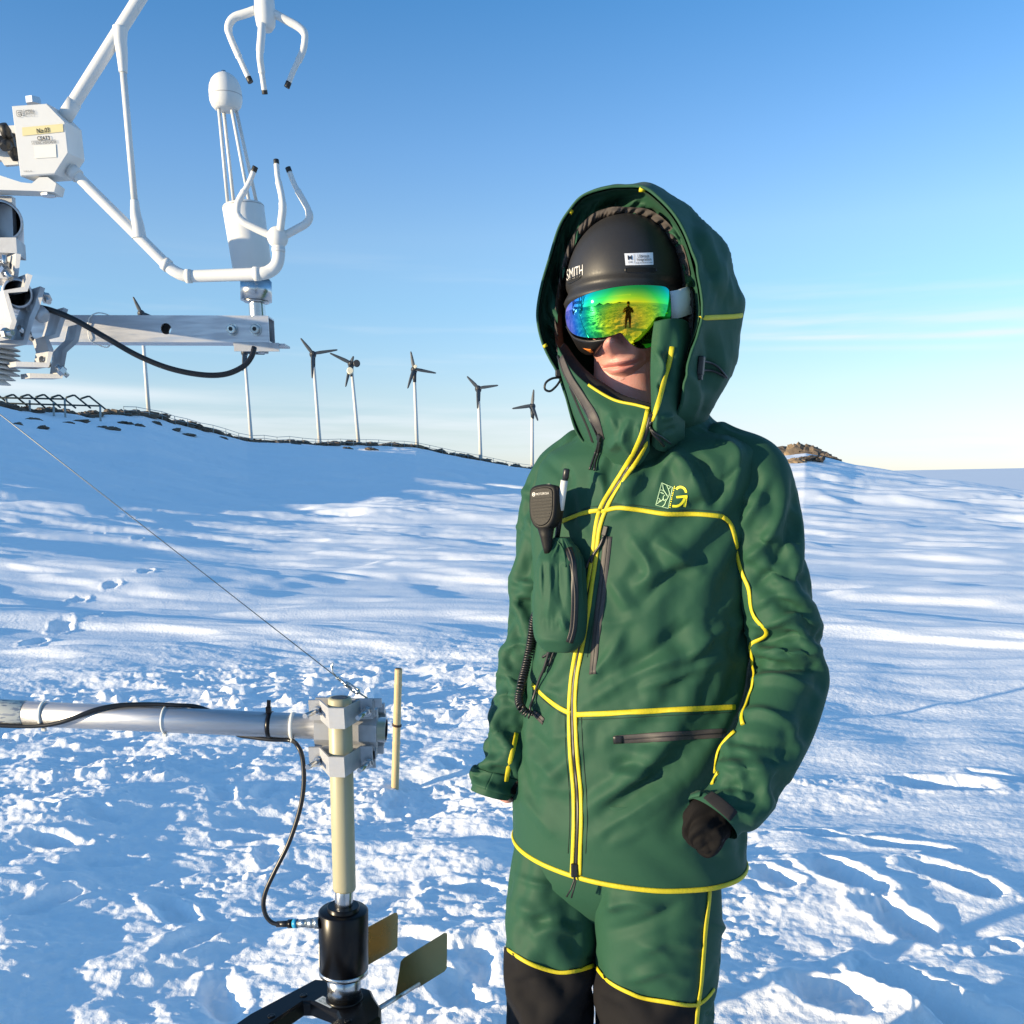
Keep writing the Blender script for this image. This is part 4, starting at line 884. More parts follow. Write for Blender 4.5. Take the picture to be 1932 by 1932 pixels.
# ================================================================== PERSON
M_green = mat('jacket_green', (.018, .070, .040), .64)
t, b = nodes_of(M_green)
b.inputs['Sheen Weight'].default_value = .02; b.inputs['Sheen Roughness'].default_value = .5; b.inputs['Specular IOR Level'].default_value = .2
def fabric(m, c2, amt=.5, weave=900.0, wb=.3, crinkle=.10):
    t, b = nodes_of(m)
    tc = t.nodes.new('ShaderNodeTexCoord')
    n = t.nodes.new('ShaderNodeTexNoise'); n.inputs['Scale'].default_value = 9; n.inputs['Detail'].default_value = 6
    t.links.new(tc.outputs['Object'], n.inputs['Vector'])
    mx = t.nodes.new('ShaderNodeMix'); mx.data_type = 'RGBA'; mx.inputs[6].default_value = b.inputs['Base Color'].default_value[:]; mx.inputs[7].default_value = (*c2, 1)
    mr = t.nodes.new('ShaderNodeMapRange'); mr.inputs[1].default_value = .4; mr.inputs[2].default_value = .7; mr.inputs[4].default_value = amt
    t.links.new(n.outputs[0], mr.inputs[0]); t.links.new(mr.outputs[0], mx.inputs[0]); t.links.new(mx.outputs[2], b.inputs['Base Color'])
    n2 = t.nodes.new('ShaderNodeTexNoise'); n2.inputs['Scale'].default_value = weave; n2.inputs['Detail'].default_value = 2
    n3 = t.nodes.new('ShaderNodeTexNoise'); n3.inputs['Scale'].default_value = 70; n3.inputs['Detail'].default_value = 3
    for k in (n2, n3): t.links.new(tc.outputs['Object'], k.inputs['Vector'])
    b1 = t.nodes.new('ShaderNodeBump'); b1.inputs['Strength'].default_value = wb; b1.inputs['Distance'].default_value = .0006
    b2 = t.nodes.new('ShaderNodeBump'); b2.inputs['Strength'].default_value = crinkle; b2.inputs['Distance'].default_value = .012
    # crinkle of the shell fabric: sharp creases where two slow noises meet
    n3.inputs['Scale'].default_value = 13; n3.inputs['Distortion'].default_value = .6
    sb = t.nodes.new('ShaderNodeMath'); sb.operation = 'SUBTRACT'; sb.inputs[1].default_value = .5; t.links.new(n3.outputs[0], sb.inputs[0])
    ab = t.nodes.new('ShaderNodeMath'); ab.operation = 'ABSOLUTE'; t.links.new(sb.outputs[0], ab.inputs[0])
    t.links.new(n2.outputs[0], b1.inputs['Height']); t.links.new(ab.outputs[0], b2.inputs['Height']); t.links.new(b2.outputs[0], b1.inputs['Normal']); t.links.new(b1.outputs[0], b.inputs['Normal'])
fabric(M_green, (.021, .076, .044), .5)
M_black = mat('black_fabric', (.006, .0055, .0055), .8, Specular_IOR_Level=.15); fabric(M_black, (.010, .0085, .008), .6)
M_lining = mat('black_fleece', (.008, .008, .010), .95); fabric(M_lining, (.014, .014, .017), .6, 500, .5)
M_pad = mat('knee_pad_fabric', (.010, .0095, .0105), .8, Specular_IOR_Level=.15); fabric(M_pad, (.010, .009, .010), .6)
M_yellow = mat('yellow_piping', (.58, .49, .010), .6); add_noise(M_yellow, 60, .5, (.48, .38, .01), bump=.3, bump_scale=260, dist=.002)
M_zip = mat('black_zip', (.012, .012, .013), .45)
M_ziptape = mat('zip_tape', (.055, .048, .046), .6); add_noise(M_ziptape, 120, .5, (.03, .028, .028))
M_plastic = mat('black_plastic', (.014, .014, .015), .38)
M_skin = mat('skin', (.62, .32, .27), .5); b = nodes_of(M_skin)[1]
b.inputs['Subsurface Weight'].default_value = .25; b.inputs['Subsurface Radius'].default_value = (.012, .005, .003); b.inputs['Subsurface Scale'].default_value = .6
add_noise(M_skin, 38, .7, (.60, .22, .18), bump=.3, bump_scale=520, dist=.0012)

YP = 1.75
YAW = rad(25)
fdir = Vector((-math.sin(YAW), -math.cos(YAW), 0)); sdir = Vector((math.cos(YAW), -math.sin(YAW), 0))
person = empty('person', (.12, YP, 0), 'person in dark green yellow-piped snow suit, hood over black helmet, mirrored goggles', 'person')

def grid_mesh(name, g, closed_u=False, m=None, parent=None, thick=0.0, sub=0, flip=False, cap0=False):
    nv, nu = g.shape[:2]
    idx = np.arange(nv * nu).reshape(nv, nu); nx = np.roll(idx, -1, 1)
    if closed_u: q = np.stack([idx[:-1], nx[:-1], nx[1:], idx[1:]], -1).reshape(-1, 4)
    else: q = np.stack([idx[:-1, :-1], idx[:-1, 1:], idx[1:, 1:], idx[1:, :-1]], -1).reshape(-1, 4)
    if flip: q = q[:, ::-1]
    me = bpy.data.meshes.new(name); me.from_pydata([tuple(p) for p in g.reshape(-1, 3)], [], q.tolist())
    me.polygons.foreach_set('use_smooth', np.ones(len(q), bool)); me.update()
    o = link(name, me, m, parent)
    if thick:
        md = o.modifiers.new('thickness', 'SOLIDIFY'); md.thickness = thick; md.offset = -1
    if sub:
        md = o.modifiers.new('smooth', 'SUBSURF'); md.levels = sub; md.render_levels = sub
    return o
def grid_normals(g, closed_u):
    if closed_u: du = np.roll(g, -1, 1) - np.roll(g, 1, 1)
    else: du = np.gradient(g, axis=1)
    dv = np.gradient(g, axis=0)
    n = np.cross(du, dv); n /= np.linalg.norm(n, axis=2, keepdims=True) + 1e-12
    return n
def smooth_grid(g, closed_u, it=1):
    for _ in range(it):
        h = g.copy()
        h[1:-1] = .5 * g[1:-1] + .25 * (g[2:] + g[:-2])
        if closed_u: h = .5 * h + .25 * (np.roll(h, 1, 1) + np.roll(h, -1, 1))
        else:
            k = h.copy(); k[:, 1:-1] = .5 * h[:, 1:-1] + .25 * (h[:, 2:] + h[:, :-2]); h = k
        g = h
    return g
def drape(base, closed_u=True, su=1.02, sv=1.08, iters=120, amp=.004, ns=(6, 10), seed=1, grav=.0004, bend=.35, maxout=.03, inn=.003, pin0=2, pin1=2, sign=1.0, drag=.02, sv_field=None):
    "relaxes an over-long cloth over a base form so that it buckles into folds (position based)"
    nv, nu = base.shape[:2]
    n = grid_normals(base, closed_u) * sign
    V, U = np.meshgrid(np.linspace(0, ns[1], nv), np.linspace(0, ns[0], nu), indexing='ij')
    if closed_u:
        a = 2 * np.pi * np.linspace(0, 1, nu, endpoint=False); ca, sa = np.cos(a) * ns[0] / 4, np.sin(a) * ns[0] / 4
        nz = fbm(ca[None, :] + V * .9, sa[None, :] + V * 1.1 + 5, 3, seed) + .6 * fbm(ca[None, :] * 2 - V * 1.4, sa[None, :] * 2 + V * 1.6, 2, seed + 7)
    else: nz = fbm(U, V, 3, seed)
    x = base + n * (amp * nz)[..., None]
    sh = (lambda A, k: np.roll(A, -k, 1)) if closed_u else (lambda A, k: A[:, k:])
    lu = np.linalg.norm(sh(base, 1) - (base if closed_u else base[:, :-1]), axis=2) * su
    svf = sv if sv_field is None else sv_field
    lv = np.linalg.norm(base[1:] - base[:-1], axis=2) * (svf if np.isscalar(svf) else svf[:-1])
    ls = np.sqrt(((lu[:-1] if closed_u else lu[:-1]) ** 2 + (lv if closed_u else lv[:, :-1]) ** 2))
    lu2 = np.linalg.norm(sh(base, 2) - (base if closed_u else base[:, :-2]), axis=2) * su
    lv2 = np.linalg.norm(base[2:] - base[:-2], axis=2) * (svf if np.isscalar(svf) else svf[1:-1])
    up = np.zeros(3); up[2] = -grav
    fr = np.linspace(0, 1, nv)[:, None]; mo = np.clip(np.minimum(fr / .06, (1 - fr) / .06), .12, 1) * np.ones((1, nu))
    def proj(a, b, L, k):
        d = b - a; l = np.linalg.norm(d, axis=2, keepdims=True) + 1e-12
        c = d * ((l - L[..., None]) / l) * (.5 * k); return c
    prev = x.copy()
    for it in range(iters):
        vel = (x - prev) * .86; prev = x.copy(); x = x + vel + up
        for sub in range(2):
            # vertical edges, odd and even
            for s in (0, 1):
                a, b2 = x[s:-1:2], x[s + 1::2]; m = min(len(a), len(b2)); c = proj(a[:m], b2[:m], lv[s::2][:m], 1.0)
                x[s:-1:2][:m] += c; x[s + 1::2][:m] -= c
            if closed_u:
                for s in (0, 1):
                    i = np.arange(s, nu, 2)
                    if nu % 2 and s == 0: i = i[:-1]
                    j = (i + 1) % nu; c = proj(x[:, i], x[:, j], lu[:, i], 1.0); x[:, i] += c; x[:, j] -= c
            else:
                for s in (0, 1):
                    a, b2 = x[:, s:-1:2], x[:, s + 1::2]; m = min(a.shape[1], b2.shape[1]); c = proj(a[:, :m], b2[:, :m], lu[:, s::2][:, :m], 1.0)
                    x[:, s:-1:2][:, :m] += c; x[:, s + 1::2][:, :m] -= c
            if closed_u:
                xr = np.roll(x, -1, 1); c = proj(x[:-1], xr[1:], ls, .25); x[:-1] += c; x[1:] -= np.roll(c, 1, 1)
                xr = np.roll(x, -1, 1); c = proj(xr[:-1], x[1:], ls, .25); x[1:] -= c; x[:-1] += np.roll(c, 1, 1)
                c = proj(x, np.roll(x, -2, 1), lu2, bend * .5); x += c - np.roll(c, 2, 1)
            c = proj(x[:-2], x[2:], lv2, bend * .5); x[:-2] += c; x[2:] -= c
        off = ((x - base) * n).sum(2); tgt = np.clip(off, -inn * mo, maxout * mo)
        x += n * (tgt - off)[..., None]
        x += (base - x) * drag * .2
        tang = (x - base) - n * tgt[..., None]; x -= tang * drag
        if pin0: x[:pin0] = base[:pin0]
        if pin1: x[-pin1:] = base[-pin1:]
    return x

def up2(g, closed_u):
    "doubles a grid with the four-point rule"
    nv, nu = g.shape[:2]
    if closed_u:
        mid = (9 * (g + np.roll(g, -1, 1)) - np.roll(g, 1, 1) - np.roll(g, -2, 1)) / 16
        h = np.empty((nv, nu * 2, 3)); h[:, ::2] = g; h[:, 1::2] = mid
    else:
        e = np.concatenate([2 * g[:, :1] - g[:, 1:2], g, 2 * g[:, -1:] - g[:, -2:-1]], 1)
        mid = (9 * (e[:, 1:-2] + e[:, 2:-1]) - e[:, :-3] - e[:, 3:]) / 16
        h = np.empty((nv, nu * 2 - 1, 3)); h[:, ::2] = g; h[:, 1::2] = mid
    e = np.concatenate([2 * h[:1] - h[1:2], h, 2 * h[-1:] - h[-2:-1]], 0)
    mid = (9 * (e[1:-2] + e[2:-1]) - e[:-3] - e[3:]) / 16
    k = np.empty((nv * 2 - 1,) + h.shape[1:]); k[::2] = h; k[1::2] = mid
    return k

def superell(c, A, B, a, b, n, e=2.3, k0=0.0):
    th = np.linspace(0, 2 * np.pi, n, endpoint=False) + k0
    C, S = np.cos(th), np.sin(th)
    rr = (np.abs(C) ** e + np.abs(S) ** e) ** (-1 / e)
    return np.array(c)[None] + np.outer(C * rr * b, np.array(B)) + np.outer(S * rr * a, np.array(A))

# ------------------------------------------------------------------ jacket body
rows = [  # photo y, left x, right x, depth/width ratio
    (776, 1118, 1322, .95), (798, 1098, 1352, .86), (818, 1062, 1408, .72), (842, 1026, 1440, .64), (880, 1010, 1438, .66), (930, 1004, 1420, .70), (1000, 1004, 1408, .74),
    (1100, 1006, 1406, .76), (1200, 1000, 1412, .74), (1300, 986, 1412, .74), (1400, 973, 1404, .76), (1480, 966, 1398, .76), (1540, 968, 1398, .74), (1582, 970, 1397, .73)]
rr_ = cr([(r[0], r[1], r[2], r[3]) for r in rows], 54)
NU = 80
rings = []
for (py, xl, xr, k) in rr_:
    l, r = P(xl, py, YP), P(xr, py, YP); w = (r.x - l.x) / 2
    a = w / math.sqrt(math.cos(YAW) ** 2 + (k * math.sin(YAW)) ** 2)
    f = (py - 776) / 806
    c = ((l.x + r.x) / 2, YP + .02 * (1 - f), (l.z + r.z) / 2)
    R = superell(c, sdir, fdir, a, a * k, NU, 2.2 - .2 * f ** 2)
    th = np.linspace(0, 2 * np.pi, NU, endpoint=False)
    R[:, 2] += -.014 * f ** 3 * np.sin(th) - .02 * (1 - f) ** 3 * np.cos(th)
    rings.append(R)
torso_base = np.array(rings)
sgn = 1.0 if (grid_normals(torso_base, True)[27, 0] @ np.array(fdir)) > 0 else -1.0
torso = up2(up2(drape(torso_base, True, 1.002, 1.010, 140, .008, (5, 3), 3, .0006, .6, .024, .010, 2, 0, sgn), True), True)

def px_of(g):
    v = g - CAM; z = v @ _f
    return CX + F * (v @ _r) / z, CY - F * (v @ _u) / z
def strokes(g, sgn, lst, closed_u=True):
    "raises or presses folds along lines given by their photo positions; a fold is (points, width px, height m)"
    n = grid_normals(g, closed_u) * sgn
    face = (n * (CAM - g)).sum(2) > 0
    X, Y = px_of(g)
    D = np.zeros(g.shape[:2])
    for pts, w, h in lst:
        q = cr(pts, 14) if len(pts) > 2 else np.array(pts, float)
        best = np.full(D.shape, 1e9); tt = np.zeros(D.shape)
        m = len(q) - 1
        for i in range(m):
            a, b = q[i], q[i + 1]; d = b - a; L2 = d @ d + 1e-9
            u = np.clip(((X - a[0]) * d[0] + (Y - a[1]) * d[1]) / L2, 0, 1)
            dd = (X - a[0] - u * d[0]) ** 2 + (Y - a[1] - u * d[1]) ** 2
            k = dd < best; best = np.where(k, dd, best); tt = np.where(k, (i + u) / m, tt)
        s = np.sqrt(best)
        taper = np.sin(np.clip(tt, 0.02, .98) * np.pi) ** .6
        q_ = s / (w * 1.35); D += 1.35 * h * taper * (.25 * np.exp(-(s / w) ** 2) + .8 * np.clip(1 - q_, 0, 1) ** 1.15)
    return g + n * (D * face)[..., None]

torso_folds = [
    ([(1190, 1010), (1230, 1080), (1190, 1110)], 16, .010), ([(1230, 1020), (1290, 1060), (1330, 1085)], 18, .010), ([(1200, 1150), (1250, 1100), (1320, 1060)], 15, -.008),
    ([(1150, 1090), (1190, 1150)], 14, .006), ([(1120, 1320), (1200, 1270), (1300, 1230), (1380, 1180)], 16, .009), ([(1150, 1290), (1230, 1235), (1330, 1150)], 18, -.008),
    ([(1100, 1290), (1150, 1240), (1180, 1180)], 12, .006), ([(1200, 1300), (1290, 1270), (1370, 1240)], 12, .007),
    ([(1110, 1520), (1180, 1480), (1250, 1410), (1300, 1370)], 20, .010), ([(1120, 1580), (1200, 1530), (1290, 1470)], 20, .010), ([(1120, 1540), (1210, 1480), (1290, 1420)], 16, -.008),
    ([(1150, 1450), (1190, 1440), (1240, 1450)], 14, -.007), ([(990, 1420), (1030, 1450), (1060, 1490)], 14, .006), ([(985, 1500), (1020, 1540), (1050, 1580)], 14, .006),
    ([(1000, 1380), (1040, 1420)], 12, -.005), ([(1240, 840), (1290, 880), (1330, 950)], 18, .011), ([(1190, 900), (1230, 860), (1280, 830)], 14, -.010), ([(1300, 850), (1340, 900), (1345, 960)], 14, -.009),
    ([(1170, 860), (1190, 900), (1170, 950)], 14, .009), ([(1120, 880), (1140, 930), (1120, 970)], 12, .006), ([(1230, 830), (1215, 880), (1190, 930)], 12, .008), ([(1350, 830), (1390, 860), (1380, 930)], 16, .010),
    ([(1090, 1200), (1110, 1150), (1120, 1090)], 12, .005), ([(1020, 1300), (1060, 1310)], 12, .006), ([(1120, 1345), (1220, 1352), (1330, 1342)], 10, .004), ([(1150, 1400), (1260, 1404), (1350, 1396)], 12, -.004)]
def creases(n, box, ang, seed, lo=40, hi=110, w=(8, 13), h=.0045):
    "many short sharp creases scattered in a photo box, lying near a given direction (degrees)"
    rg = random.Random(seed); out = []
    for _ in range(n):
        x_, y_ = rg.uniform(box[0], box[2]), rg.uniform(box[1], box[3]); a = rad(rg.gauss(*ang)); L = rg.uniform(lo, hi) / 2; bow = rg.uniform(-.25, .25) * L
        c, s_ = math.cos(a), math.sin(a)
        out.append(([(x_ - c * L, y_ - s_ * L), (x_ - s_ * bow, y_ + c * bow), (x_ + c * L, y_ + s_ * L)], rg.uniform(*w), rg.choice((-1, 1, 1)) * h * rg.uniform(.5, 1.2)))
    return out
torso = strokes(torso, sgn, torso_folds + creases(12, (1110, 1000, 1400, 1330), (-40, 20), 1, 60, 150, (10, 16), .004) + creases(10, (990, 1360, 1400, 1600), (-30, 25), 2, 60, 150, (10, 16), .004) + creases(8, (1100, 840, 1400, 960), (-60, 30), 3, 40, 90) + creases(6, (1010, 860, 1120, 1000), (60, 25), 4, 40, 90))
jacket = grid_mesh('jacket', torso, True, M_green, person, sub=0, flip=sgn > 0)
jacket['label'] = 'dark green hip-length jacket with yellow piping and black zips'

# ------------------------------------------------------------------ sleeves
def sleeve_grid(ctrl, n, nu, flat=1.0, e=2.1):
    c = cr(ctrl, n)
    pts = [P(a, b2, y) for a, b2, y, r in c]
    rings = []; nrm = None
    for i, p in enumerate(pts):
        tg = (pts[min(i + 1, n - 1)] - pts[max(i - 1, 0)]).normalized()
        a = Vector((0, -1, 0)) if nrm is None else nrm
        nrm = (a - tg * a.dot(tg)).normalized(); bi = tg.cross(nrm)
        d = (np.array(p) - CAM) @ _f
        R = c[i, 3] * d / F
        rings.append(superell(p, bi, nrm, R, R * flat, nu, e))
    return np.array(rings)
slv_near = [(1335, 846, 1.72, 48), (1386, 860, 1.70, 64), (1426, 890, 1.685, 73), (1442, 940, 1.67, 68), (1453, 1010, 1.66, 66), (1466, 1090, 1.645, 66), (1483, 1180, 1.63, 66), (1486, 1255, 1.61, 67), (1463, 1340, 1.56, 68), (1426, 1420, 1.51, 67), (1388, 1490, 1.475, 63), (1345, 1545, 1.45, 55)]
slv_far = [(1108, 850, 1.81, 40), (1074, 864, 1.83, 51), (1048, 893, 1.84, 56), (1031, 950, 1.845, 54), (1022, 1020, 1.845, 54), (1013, 1090, 1.84, 53), (1006, 1150, 1.835, 47), (994, 1210, 1.83, 49), (982, 1280, 1.82, 49), (964, 1360, 1.80, 47), (946, 1430, 1.785, 43), (926, 1500, 1.77, 39)]
def make_sleeve(ctrl, n, nu, seed, folds, sv0, label):
    g0 = sleeve_grid(ctrl, n, nu)
    s = 1.0
    nn = grid_normals(g0, True); cen = g0.mean(1, keepdims=True)
    s = 1.0 if ((g0 - cen) * nn).sum() > 0 else -1.0
    f = np.linspace(0, 1, n)
    sv = (1.012 + sv0 * np.exp(-((f - .56) / .22) ** 2) + .025 * np.exp(-((f - .85) / .12) ** 2))[:, None] * np.ones((1, nu))
    g = up2(up2(drape(g0, True, 1.01, sv, 150, .005, (4, 7), seed, .0005, .5, .011, .014, 2, 2, s), True), True)
    g = strokes(g, s, folds + creases(16, (min(c[0] for c in ctrl) - 30, 900, max(c[0] for c in ctrl) + 50, 1520), (8, 28), seed, 30, 90, (6, 10), .0045))
    o = grid_mesh('sleeve', g, True, M_green, person, sub=0, flip=s > 0)
    if label: o['label'] = label
    return o, g, s
folds_near = [([(1440, 1180), (1500, 1165), (1550, 1180)], 10, .010), ([(1415, 1215), (1480, 1200), (1540, 1205)], 10, -.010), ([(1420, 1225), (1490, 1235), (1555, 1225)], 11, .011),
              ([(1430, 1260), (1490, 1255), (1545, 1262)], 9, -.011), ([(1410, 1285), (1470, 1280), (1535, 1300)], 11, .010), ([(1430, 1140), (1480, 1120), (1530, 1140)], 12, .009), ([(1415, 1110), (1460, 1080), (1520, 1095)], 11, -.009),
              ([(1400, 1060), (1440, 1030), (1480, 960)], 12, .009), ([(1450, 1080), (1490, 1010), (1500, 930)], 13, -.008), ([(1395, 1000), (1420, 960), (1450, 900)], 12, .008), ([(1390, 1350), (1440, 1345), (1500, 1370)], 12, .009),
              ([(1370, 1395), (1420, 1400), (1480, 1410)], 12, -.008), ([(1350, 1440), (1400, 1450), (1450, 1450)], 12, .008), ([(1330, 1490), (1380, 1480), (1430, 1500)], 11, -.008)]
folds_far = [([(962, 1090), (1000, 1105), (1040, 1090)], 10, .009), ([(965, 1130), (1000, 1140), (1030, 1130)], 9, -.010), ([(945, 1230), (985, 1215), (1020, 1225)], 10, .008), ([(940, 1270), (980, 1280), (1010, 1260)], 9, -.008),
             ([(925, 1330), (960, 1310), (1000, 1320)], 10, .008), ([(915, 1390), (950, 1375), (985, 1385)], 9, -.006), ([(985, 960), (1010, 1010), (1005, 1060)], 10, .006)]
slvN, gN, sN = make_sleeve(slv_near, 46, 30, 11, folds_near, .055, 'sleeve of the arm bent across the hip')
slvF, gF, sF = make_sleeve(slv_far, 46, 28, 17, folds_far, .06, 'sleeve of the arm hanging straight down')

# ------------------------------------------------------------------ trousers
leg_near = [(1215, 1480, 1.70, 128), (1228, 1560, 1.695, 124), (1240, 1640, 1.69, 119), (1241, 1720, 1.685, 117), (1238, 1800, 1.68, 113), (1234, 1880, 1.675, 107), (1230, 1960, 1.68, 100), (1226, 2060, 1.70, 92), (1222, 2160, 1.72, 88), (1222, 2245, 1.73, 86)]
leg_far = [(1085, 1480, 1.80, 105), (1066, 1560, 1.80, 94), (1048, 1640, 1.775, 90), (1040, 1720, 1.745, 88), (1037, 1800, 1.727, 82), (1036, 1880, 1.720, 76), (1040, 1960, 1.725, 74), (1042, 2050, 1.745, 72), (1044, 2120, 1.765, 70), (1046, 2185, 1.775, 69)]
def make_leg(ctrl, n, nu, seed, folds):
    g0 = sleeve_grid(ctrl, n, nu, 1.0, 2.15)
    nn = grid_normals(g0, True); s = 1.0 if ((g0 - g0.mean(1, keepdims=True)) * nn).sum() > 0 else -1.0
    g = up2(up2(drape(g0, True, 1.015, 1.035, 140, .012, (4, 4), seed, .0005, .5, .022, .012, 2, 2, s), True), True)
    return strokes(g, s, folds + creases(12, (950, 1650, 1370, 1930), (0, 25), seed, 40, 110)), s
gLN, sLN = make_leg(leg_near, 44, 36, 23, [([(1130, 1720), (1190, 1700), (1250, 1720)], 14, .008), ([(1140, 1760), (1220, 1740), (1290, 1700)], 14, -.007), ([(1180, 1850), (1250, 1830), (1300, 1845)], 13, .008), ([(1150, 1680), (1165, 1720)], 12, .007), ([(1200, 1800), (1260, 1775), (1320, 1790)], 13, .006)])
gLF, sLF = make_leg(leg_far, 44, 32, 29, [([(960, 1700), (1010, 1720), (1060, 1700)], 14, .006), ([(1000, 1770), (1050, 1750), (1090, 1760)], 12, .007), ([(985, 1740), (1040, 1735)], 12, -.006)])

def carve(g, s, name, upper, below, label_below):
    "splits one leg grid into cloth above a seam line and a knee pad below it"
    nv, nu = g.shape[:2]
    X, Yp = px_of(g); n = grid_normals(g, True) * s
    front = (n * (CAM - g)).sum(2) > -.35 * np.linalg.norm(CAM - g, axis=2)
    isb = below(X, Yp) & front
    idx = np.arange(nv * nu).reshape(nv, nu); nx = np.roll(idx, -1, 1)
    q = np.stack([idx[:-1], nx[:-1], nx[1:], idx[1:]], -1).reshape(-1, 4)
    fb = isb.reshape(-1)[q].sum(1) >= 2
    co = g.reshape(-1, 3); outs = []
    for sel, nm, m, off in ((~fb, name, M_green, 0.0), (fb, 'knee_pad', M_pad, .0025)):
        qq = q[sel]; used = np.unique(qq); remap = -np.ones(nv * nu, int); remap[used] = np.arange(len(used))
        vv = co[used] + (n.reshape(-1, 3)[used] * off); f = remap[qq]
        if s > 0: f = f[:, ::-1]
        me = bpy.data.meshes.new(nm); me.from_pydata(vv.tolist(), [], f.tolist()); me.polygons.foreach_set('use_smooth', np.ones(len(f), bool)); me.update()
        o = link(nm, me, m, person)
        outs.append(o)
    return outs
def bvh_grid(gs):
    vs, fs = [], []
    for g in gs:
        nv, nu = g.shape[:2]; k = len(vs); vs += [Vector(p) for p in g.reshape(-1, 3)]
        idx = np.arange(nv * nu).reshape(nv, nu) + k; nx = np.roll(idx, -1, 1); fs += np.stack([idx[:-1], nx[:-1], nx[1:], idx[1:]], -1).reshape(-1, 4).tolist()
    return BVHTree.FromPolygons(vs, fs)
lf_line = cr([(945, 1775), (962, 1795), (1010, 1822), (1062, 1834), (1125, 1818)], 40); ln_line = cr([(1120, 1812), (1132, 1832), (1160, 1858), (1215, 1882), (1312, 1896)], 40)
below_f = lambda X, Y: (Y > np.interp(X, lf_line[:, 0], lf_line[:, 1])) & (Y < 2030)
below_n = lambda X, Y: (Y > np.interp(X, ln_line[:, 0], ln_line[:, 1])) & (X < 1312 - (Y - 1896) * .12) & (Y < 2060)
leg_n, pad_n = carve(gLN, sLN, 'trouser_leg', None, below_n, '')
leg_f, pad_f = carve(gLF, sLF, 'trouser_leg', None, below_f, '')
# hips under the jacket
hg = []
for (py, xl, xr) in [(1380, 1000, 1375), (1480, 985, 1375), (1560, 975, 1372), (1640, 975, 1350), (1690, 1010, 1290), (1730, 1060, 1210), (1765, 1095, 1150)]:
    l, r = P(xl, py, YP), P(xr, py, YP); w = (r.x - l.x) / 2
    hg.append(superell(((l.x + r.x) / 2, YP, l.z), sdir, fdir, w / math.sqrt(math.cos(YAW) ** 2 + (.66 * math.sin(YAW)) ** 2), w * .64, 64))
hg = np.array([cr(np.array(hg)[:, k], 30) for k in range(64)]).transpose(1, 0, 2)
grid_mesh('trouser_seat', hg, True, M_green, person, sub=0, flip=sgn > 0)
# ------------------------------------------------------------------ hood
rimR = [(1212, 356, 1.685), (1240, 375, 1.665), (1270, 407, 1.645), (1292, 446, 1.63), (1307, 491, 1.62), (1319, 550, 1.61), (1322, 595, 1.605), (1313, 632, 1.60), (1300, 663, 1.595), (1289, 716, 1.59), (1282, 764, 1.60), (1258, 800, 1.635)]
rimL = [(1130, 850, 1.715), (1092, 818, 1.735), (1069, 745, 1.735), (1054, 703, 1.75), (1038, 674, 1.765), (1025, 645, 1.775), (1017, 612, 1.78), (1016, 582, 1.782), (1024, 537, 1.782), (1038, 489, 1.778), (1056, 431, 1.765), (1075, 399, 1.75), (1101, 371, 1.73), (1143, 357, 1.71), (1175, 354, 1.70)]
rim = rimR + [(1195, 845, 1.69)] + rimL
bulR = [(1236, 358, 1.80), (1276, 382, 1.775), (1318, 414, 1.76), (1352, 452, 1.75), (1378, 496, 1.74), (1397, 556, 1.735), (1401, 594, 1.735), (1395, 636, 1.735), (1384, 684, 1.735), (1362, 732, 1.735), (1338, 778, 1.735), (1325, 830, 1.735)]
bulL = [(1140, 880, 1.80), (1104, 835, 1.84), (1078, 760, 1.87), (1064, 712, 1.885), (1050, 676, 1.895), (1040, 645, 1.90), (1034, 612, 1.905), (1034, 582, 1.905), (1040, 537, 1.905), (1054, 489, 1.90), (1072, 435, 1.885), (1092, 403, 1.87), (1120, 374, 1.85), (1165, 358, 1.83), (1200, 354, 1.815)]
bul = bulR + [(1230, 880, 1.76)] + bulL
cen = np.array((1240, 600, 2.02))
def shrink(r, k, dz): return [tuple(np.array(q) * (1 - k) + cen * k + np.array((0, 0, dz))) for q in r]
mid0 = [tuple((np.array(a) * .55 + np.array(c) * .45) + np.array((5 * (1 if a[0] > 1180 else -.4), -3 if a[1] < 500 else 0, 0))) for a, c in zip(rim, bul)]
hood_g = patch([rim, mid0, bul, shrink(bul, .22, .06), shrink(bul, .55, .07), shrink(bul, .86, .03), shrink(bul, .985, .01)], 150, 56, True)
hs_ = 1.0 if (grid_normals(hood_g, True)[14, 20] @ (hood_g[14, 20] - np.array(P(1190, 590, 1.8)))) > 0 else -1.0
_t = np.linspace(0, 2 * np.pi, 150, endpoint=False)[None]; _v = np.linspace(0, 1, 56)[:, None]
hood_g = hood_g + grid_normals(hood_g, True) * hs_ * ((.009 * fbm(np.cos(_t) * 1.6 + _v * .8, np.sin(_t) * 1.6 + _v * 1.2, 2, 41) + .006 * fbm(np.cos(_t) * 4 + _v * 2, np.sin(_t) * 4 - _v * 2, 2, 43)) * sstep(_v, .0, .12))[..., None]
hood_folds = [([(1330, 440), (1345, 520), (1335, 590)], 14, .006), ([(1300, 430), (1330, 500), (1345, 560)], 9, -.005), ([(1350, 620), (1355, 700), (1330, 760)], 14, .006), ([(1325, 620), (1335, 680), (1315, 740)], 9, -.005), ([(1290, 700), (1310, 740), (1300, 790)], 10, .006), ([(1365, 520), (1380, 580)], 10, .004)]
hood_g = strokes(up2(hood_g, True), hs_, hood_folds + creases(7, (1300, 440, 1370, 770), (75, 15), 9, 60, 120, (9, 14), .003))
hood = grid_mesh('hood', hood_g, True, M_green, person, thick=.004, flip=hs_ > 0); hood['label'] = 'raised green hood with a gathered black elastic edge'
